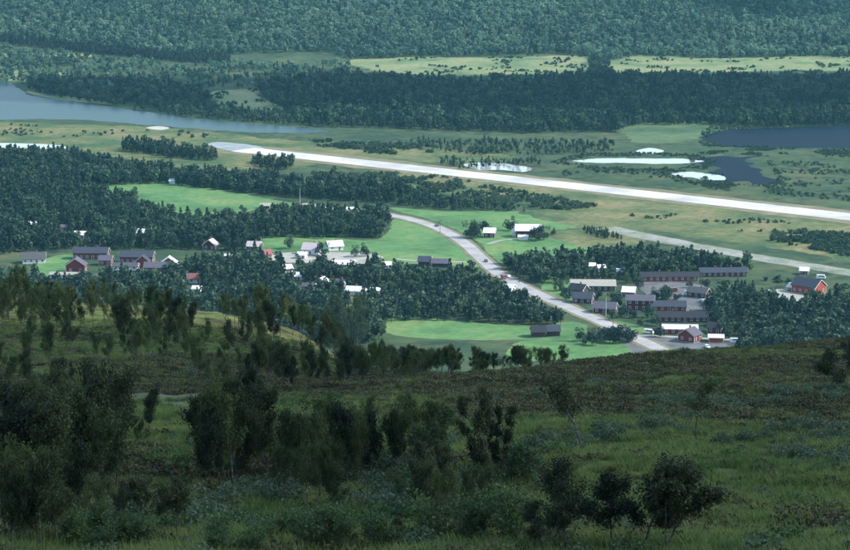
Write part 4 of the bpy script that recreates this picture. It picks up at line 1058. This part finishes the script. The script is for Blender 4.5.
# ------------------------------------------------------------------ low growth on the near slope
def tuft(n, h, w, seed, mat='grass'):
    rr = np.random.default_rng(seed); v = []; f = []
    for i in range(n):
        a = rr.random() * 6.283; r = w * rr.random() ** .5; x, y = math.cos(a) * r * .5, math.sin(a) * r * .5
        l = h * rr.uniform(.5, 1.1); lean = rr.uniform(.3, 1.1) * l; b = a + rr.normal() * .6; t = b + 1.57; wd = .012 + .01 * rr.random()
        k = len(v)
        v += [(x - math.cos(t) * wd, y - math.sin(t) * wd, -.03), (x + math.cos(t) * wd, y + math.sin(t) * wd, -.03), (x + math.cos(b) * lean, y + math.sin(b) * lean, l)]
        f.append((k, k + 1, k + 2))
    return mesh_np('tuft', v, f, M[mat])
def clump(n, h, w, size, mat, seed):
    rr = np.random.default_rng(seed)
    d = rr.normal(size=(n, 3)); d /= np.linalg.norm(d, axis=1, keepdims=True); d[:, 2] = np.abs(d[:, 2])
    c = d * rr.uniform(.5, 1, (n, 1)) * [w / 2, w / 2, h]; c[:, :2] *= (1 + .3 * np.sin(d[:, :1] * 7 + seed))
    v, f = cards(c, np.full(n, size)); return mesh_np('clump', v, f, mat)
P_TUFT = proto_collection('tuft', [tuft(26, .34, .5, i) for i in range(4)])
P_HEATH = proto_collection('heath', [clump(90, .22, .8, .07, M['heather'], i) for i in range(4)])
P_WIL = proto_collection('willow', [clump(420, .7, 1.2, .065, M['leaf_willow'], i + 9) for i in range(4)])
P_BSH = proto_collection('shrub', [clump(360, .6, 1.1, .065, M['leaf_bush'], i + 19) for i in range(4)])
def cover(n, coll, npro, label, cat, field, name, smin, smax, dmax=330, power=1.7):
    d = 44 + (dmax - 44) * RNG.random(n * 4) ** power; u = RNG.uniform(-.20, .20, n * 4)
    x, y = u * d, d
    p = field(x, y)
    for P in PATHS:
        for q in P[::3]: p = np.where((x - q[0]) ** 2 + (y - q[1]) ** 2 < 2.6, 0, p)
    k = RNG.random(n * 4) < p; x, y = x[k][:n], y[k][:n]
    m = len(x); z = height(x, y); s = RNG.uniform(smin, smax, m)
    instancer(name, np.stack([x, y, z], -1), RNG.random(m) * 6.283, np.stack([s * RNG.uniform(.8, 1.4, m), s * RNG.uniform(.8, 1.4, m), s], -1), RNG.integers(0, npro, m), coll, label, cat)
    print('cover', label[:30], m)
HEATH = [(400, 392), (480, 376), (560, 362), (700, 351), (860, 341), (860, 384), (760, 388), (690, 396), (600, 424), (540, 436), (470, 410)]
def heathf(x, y):
    px, py, _ = project(x, y, height(x, y))
    return np.clip((fbm(x + 40, y + 7, 26, 3) - .52 + .10 * inside(px, py, HEATH) - .09 * ((px < 480) & (py > 425)) + (fbm(x, y, 4, 2) - .5) * .25) * 7, 0, 1)
cover(60000, P_TUFT, 4, 'short yellow green grass on the near slope', 'grass', lambda x, y: .9 - .75 * heathf(x, y), 'grass', .6, 1.3)
cover(26000, P_HEATH, 4, 'brown heather and dwarf birch on the near slope', 'heather', lambda x, y: .06 + .9 * heathf(x, y), 'heather', .7, 1.6)
P_TUFY = proto_collection('yellow_tuft', [tuft(26, .3, .5, i + 40, 'grass_yellow') for i in range(4)])
def polyfield(polys, base=0.0):
    def f(x, y):
        px, py, _ = project(x, y, height(x, y)); r = np.full(x.shape, base)
        for P in polys: r = np.maximum(r, inside(px, py, P) * np.clip((fbm(x, y, 5, 3) - .36) * 4, 0, 1))
        return r
    return f
cover(16000, P_TUFY, 4, 'yellow green grass sward at the lower right of the near slope', 'grass',
      polyfield([[(640, 500), (720, 480), (860, 476), (860, 560), (560, 560), (600, 530)], [(560, 456), (640, 448), (700, 446), (690, 462), (600, 474)], [(195, 312), (250, 312), (262, 345), (200, 350)], [(120, 420), (190, 402), (215, 412), (160, 440)]], 0.0), 'grass', .6, 1.2)
cover(4200, P_WIL, 4, 'grey green willow scrub in drifts on the near slope', 'willow scrub',
      polyfield([[(590, 445), (600, 425), (660, 402), (700, 398), (760, 394), (850, 388), (850, 398), (760, 410), (700, 420), (640, 436)],
                 [(190, 520), (210, 490), (300, 490), (290, 520), (240, 530)], [(340, 512), (400, 470), (470, 470), (560, 440), (590, 445), (540, 470), (470, 500), (400, 520)],
                 [(280, 470), (330, 460), (420, 462), (430, 480), (330, 490)], [(700, 440), (850, 420), (850, 470), (760, 462)]], .01), 'willow_scrub', .6, 1.35)
cover(2200, P_BSH, 4, 'low green shrubs scattered on the near slope', 'shrubs',
      polyfield([[(150, 520), (420, 500), (560, 500), (560, 550), (150, 550)], [(120, 470), (200, 440), (300, 420), (300, 460), (200, 480)], [(270, 400), (380, 400), (380, 440), (280, 440)]], .02), 'shrubs', .5, 1.2)

# ------------------------------------------------------------------ clouds overhead: one shades the near slope, two added to darken farther woods
def cloud_mat():
    m, n, l, b = new_mat('cloud')
    b.inputs['Base Color'].default_value = (.85, .86, .88, 1); b.inputs['Roughness'].default_value = 1; b.inputs['Specular IOR Level'].default_value = 0
    tr = n.new('ShaderNodeBsdfTranslucent'); tr.inputs['Color'].default_value = (.9, .92, .95, 1)
    mx = n.new('ShaderNodeMixShader'); mx.inputs[0].default_value = .55
    l.new(b.outputs[0], mx.inputs[1]); l.new(tr.outputs[0], mx.inputs[2])
    tp = n.new('ShaderNodeBsdfTransparent'); m2 = n.new('ShaderNodeMixShader'); m2.inputs[0].default_value = .31      # thin cloud: some sun comes through
    l.new(mx.outputs[0], m2.inputs[1]); l.new(tp.outputs[0], m2.inputs[2]); l.new(m2.outputs[0], n['Material Output'].inputs['Surface'])
    return m
M['cloud'] = cloud_mat()
def cloud(shadow_xy, alt, rx, ry, label, seed):
    k = alt / SUN_DIR.z
    bm = bmesh.new(); bmesh.ops.create_icosphere(bm, subdivisions=5, radius=1)
    for v in bm.verts:
        c = v.co.copy(); n1 = float(fbm(c.x * 3 + seed, c.y * 3 + c.z * 2, 1.0, 4)) - .5
        v.co = c * (1 + .55 * n1)
        if v.co.z < 0: v.co.z *= .45
    me = bpy.data.meshes.new('cloud'); bm.to_mesh(me); bm.free(); me.materials.append(M['cloud'])
    me.polygons.foreach_set('use_smooth', np.ones(len(me.polygons), bool))
    o = link(bpy.data.objects.new('cloud', me))
    o.location = (shadow_xy[0] + SUN_DIR.x * k, shadow_xy[1] + SUN_DIR.y * k, alt); o.scale = (rx, ry, 150)
    tag(o, label, 'cloud')
cloud((0, -60), 1300, 640, 400, 'broad cloud high over the near slope', 3)
cloud((180, 2330), 1350, 620, 210, 'long flat cloud added unseen to shade the forest belt', 8)  # added out of view to darken the forest belt
cloud((620, 3230), 1400, 300, 230, 'small cloud added unseen to shade the right of the far hillside', 14)  # unseen, added to shade the right part of the hill

# ------------------------------------------------------------------ haze in the air
hz = MB().box(-3100, 3100, -200, 4800, -3, 420).build('haze', [])
hm = bpy.data.materials.new('haze'); hm.use_nodes = True
nt = hm.node_tree; nt.nodes.remove(nt.nodes['Principled BSDF'])
pv = nt.nodes.new('ShaderNodeVolumePrincipled'); pv.inputs['Color'].default_value = (.26, .76, 1.0, 1); pv.inputs['Density'].default_value = .000034
pv.inputs['Anisotropy'].default_value = .2
nt.links.new(pv.outputs[0], nt.nodes['Material Output'].inputs['Volume'])
hz.data.materials.append(hm)
tag(hz, 'thin blue haze filling the valley air', 'haze', kind='stuff')
print('objects', len(bpy.data.objects))
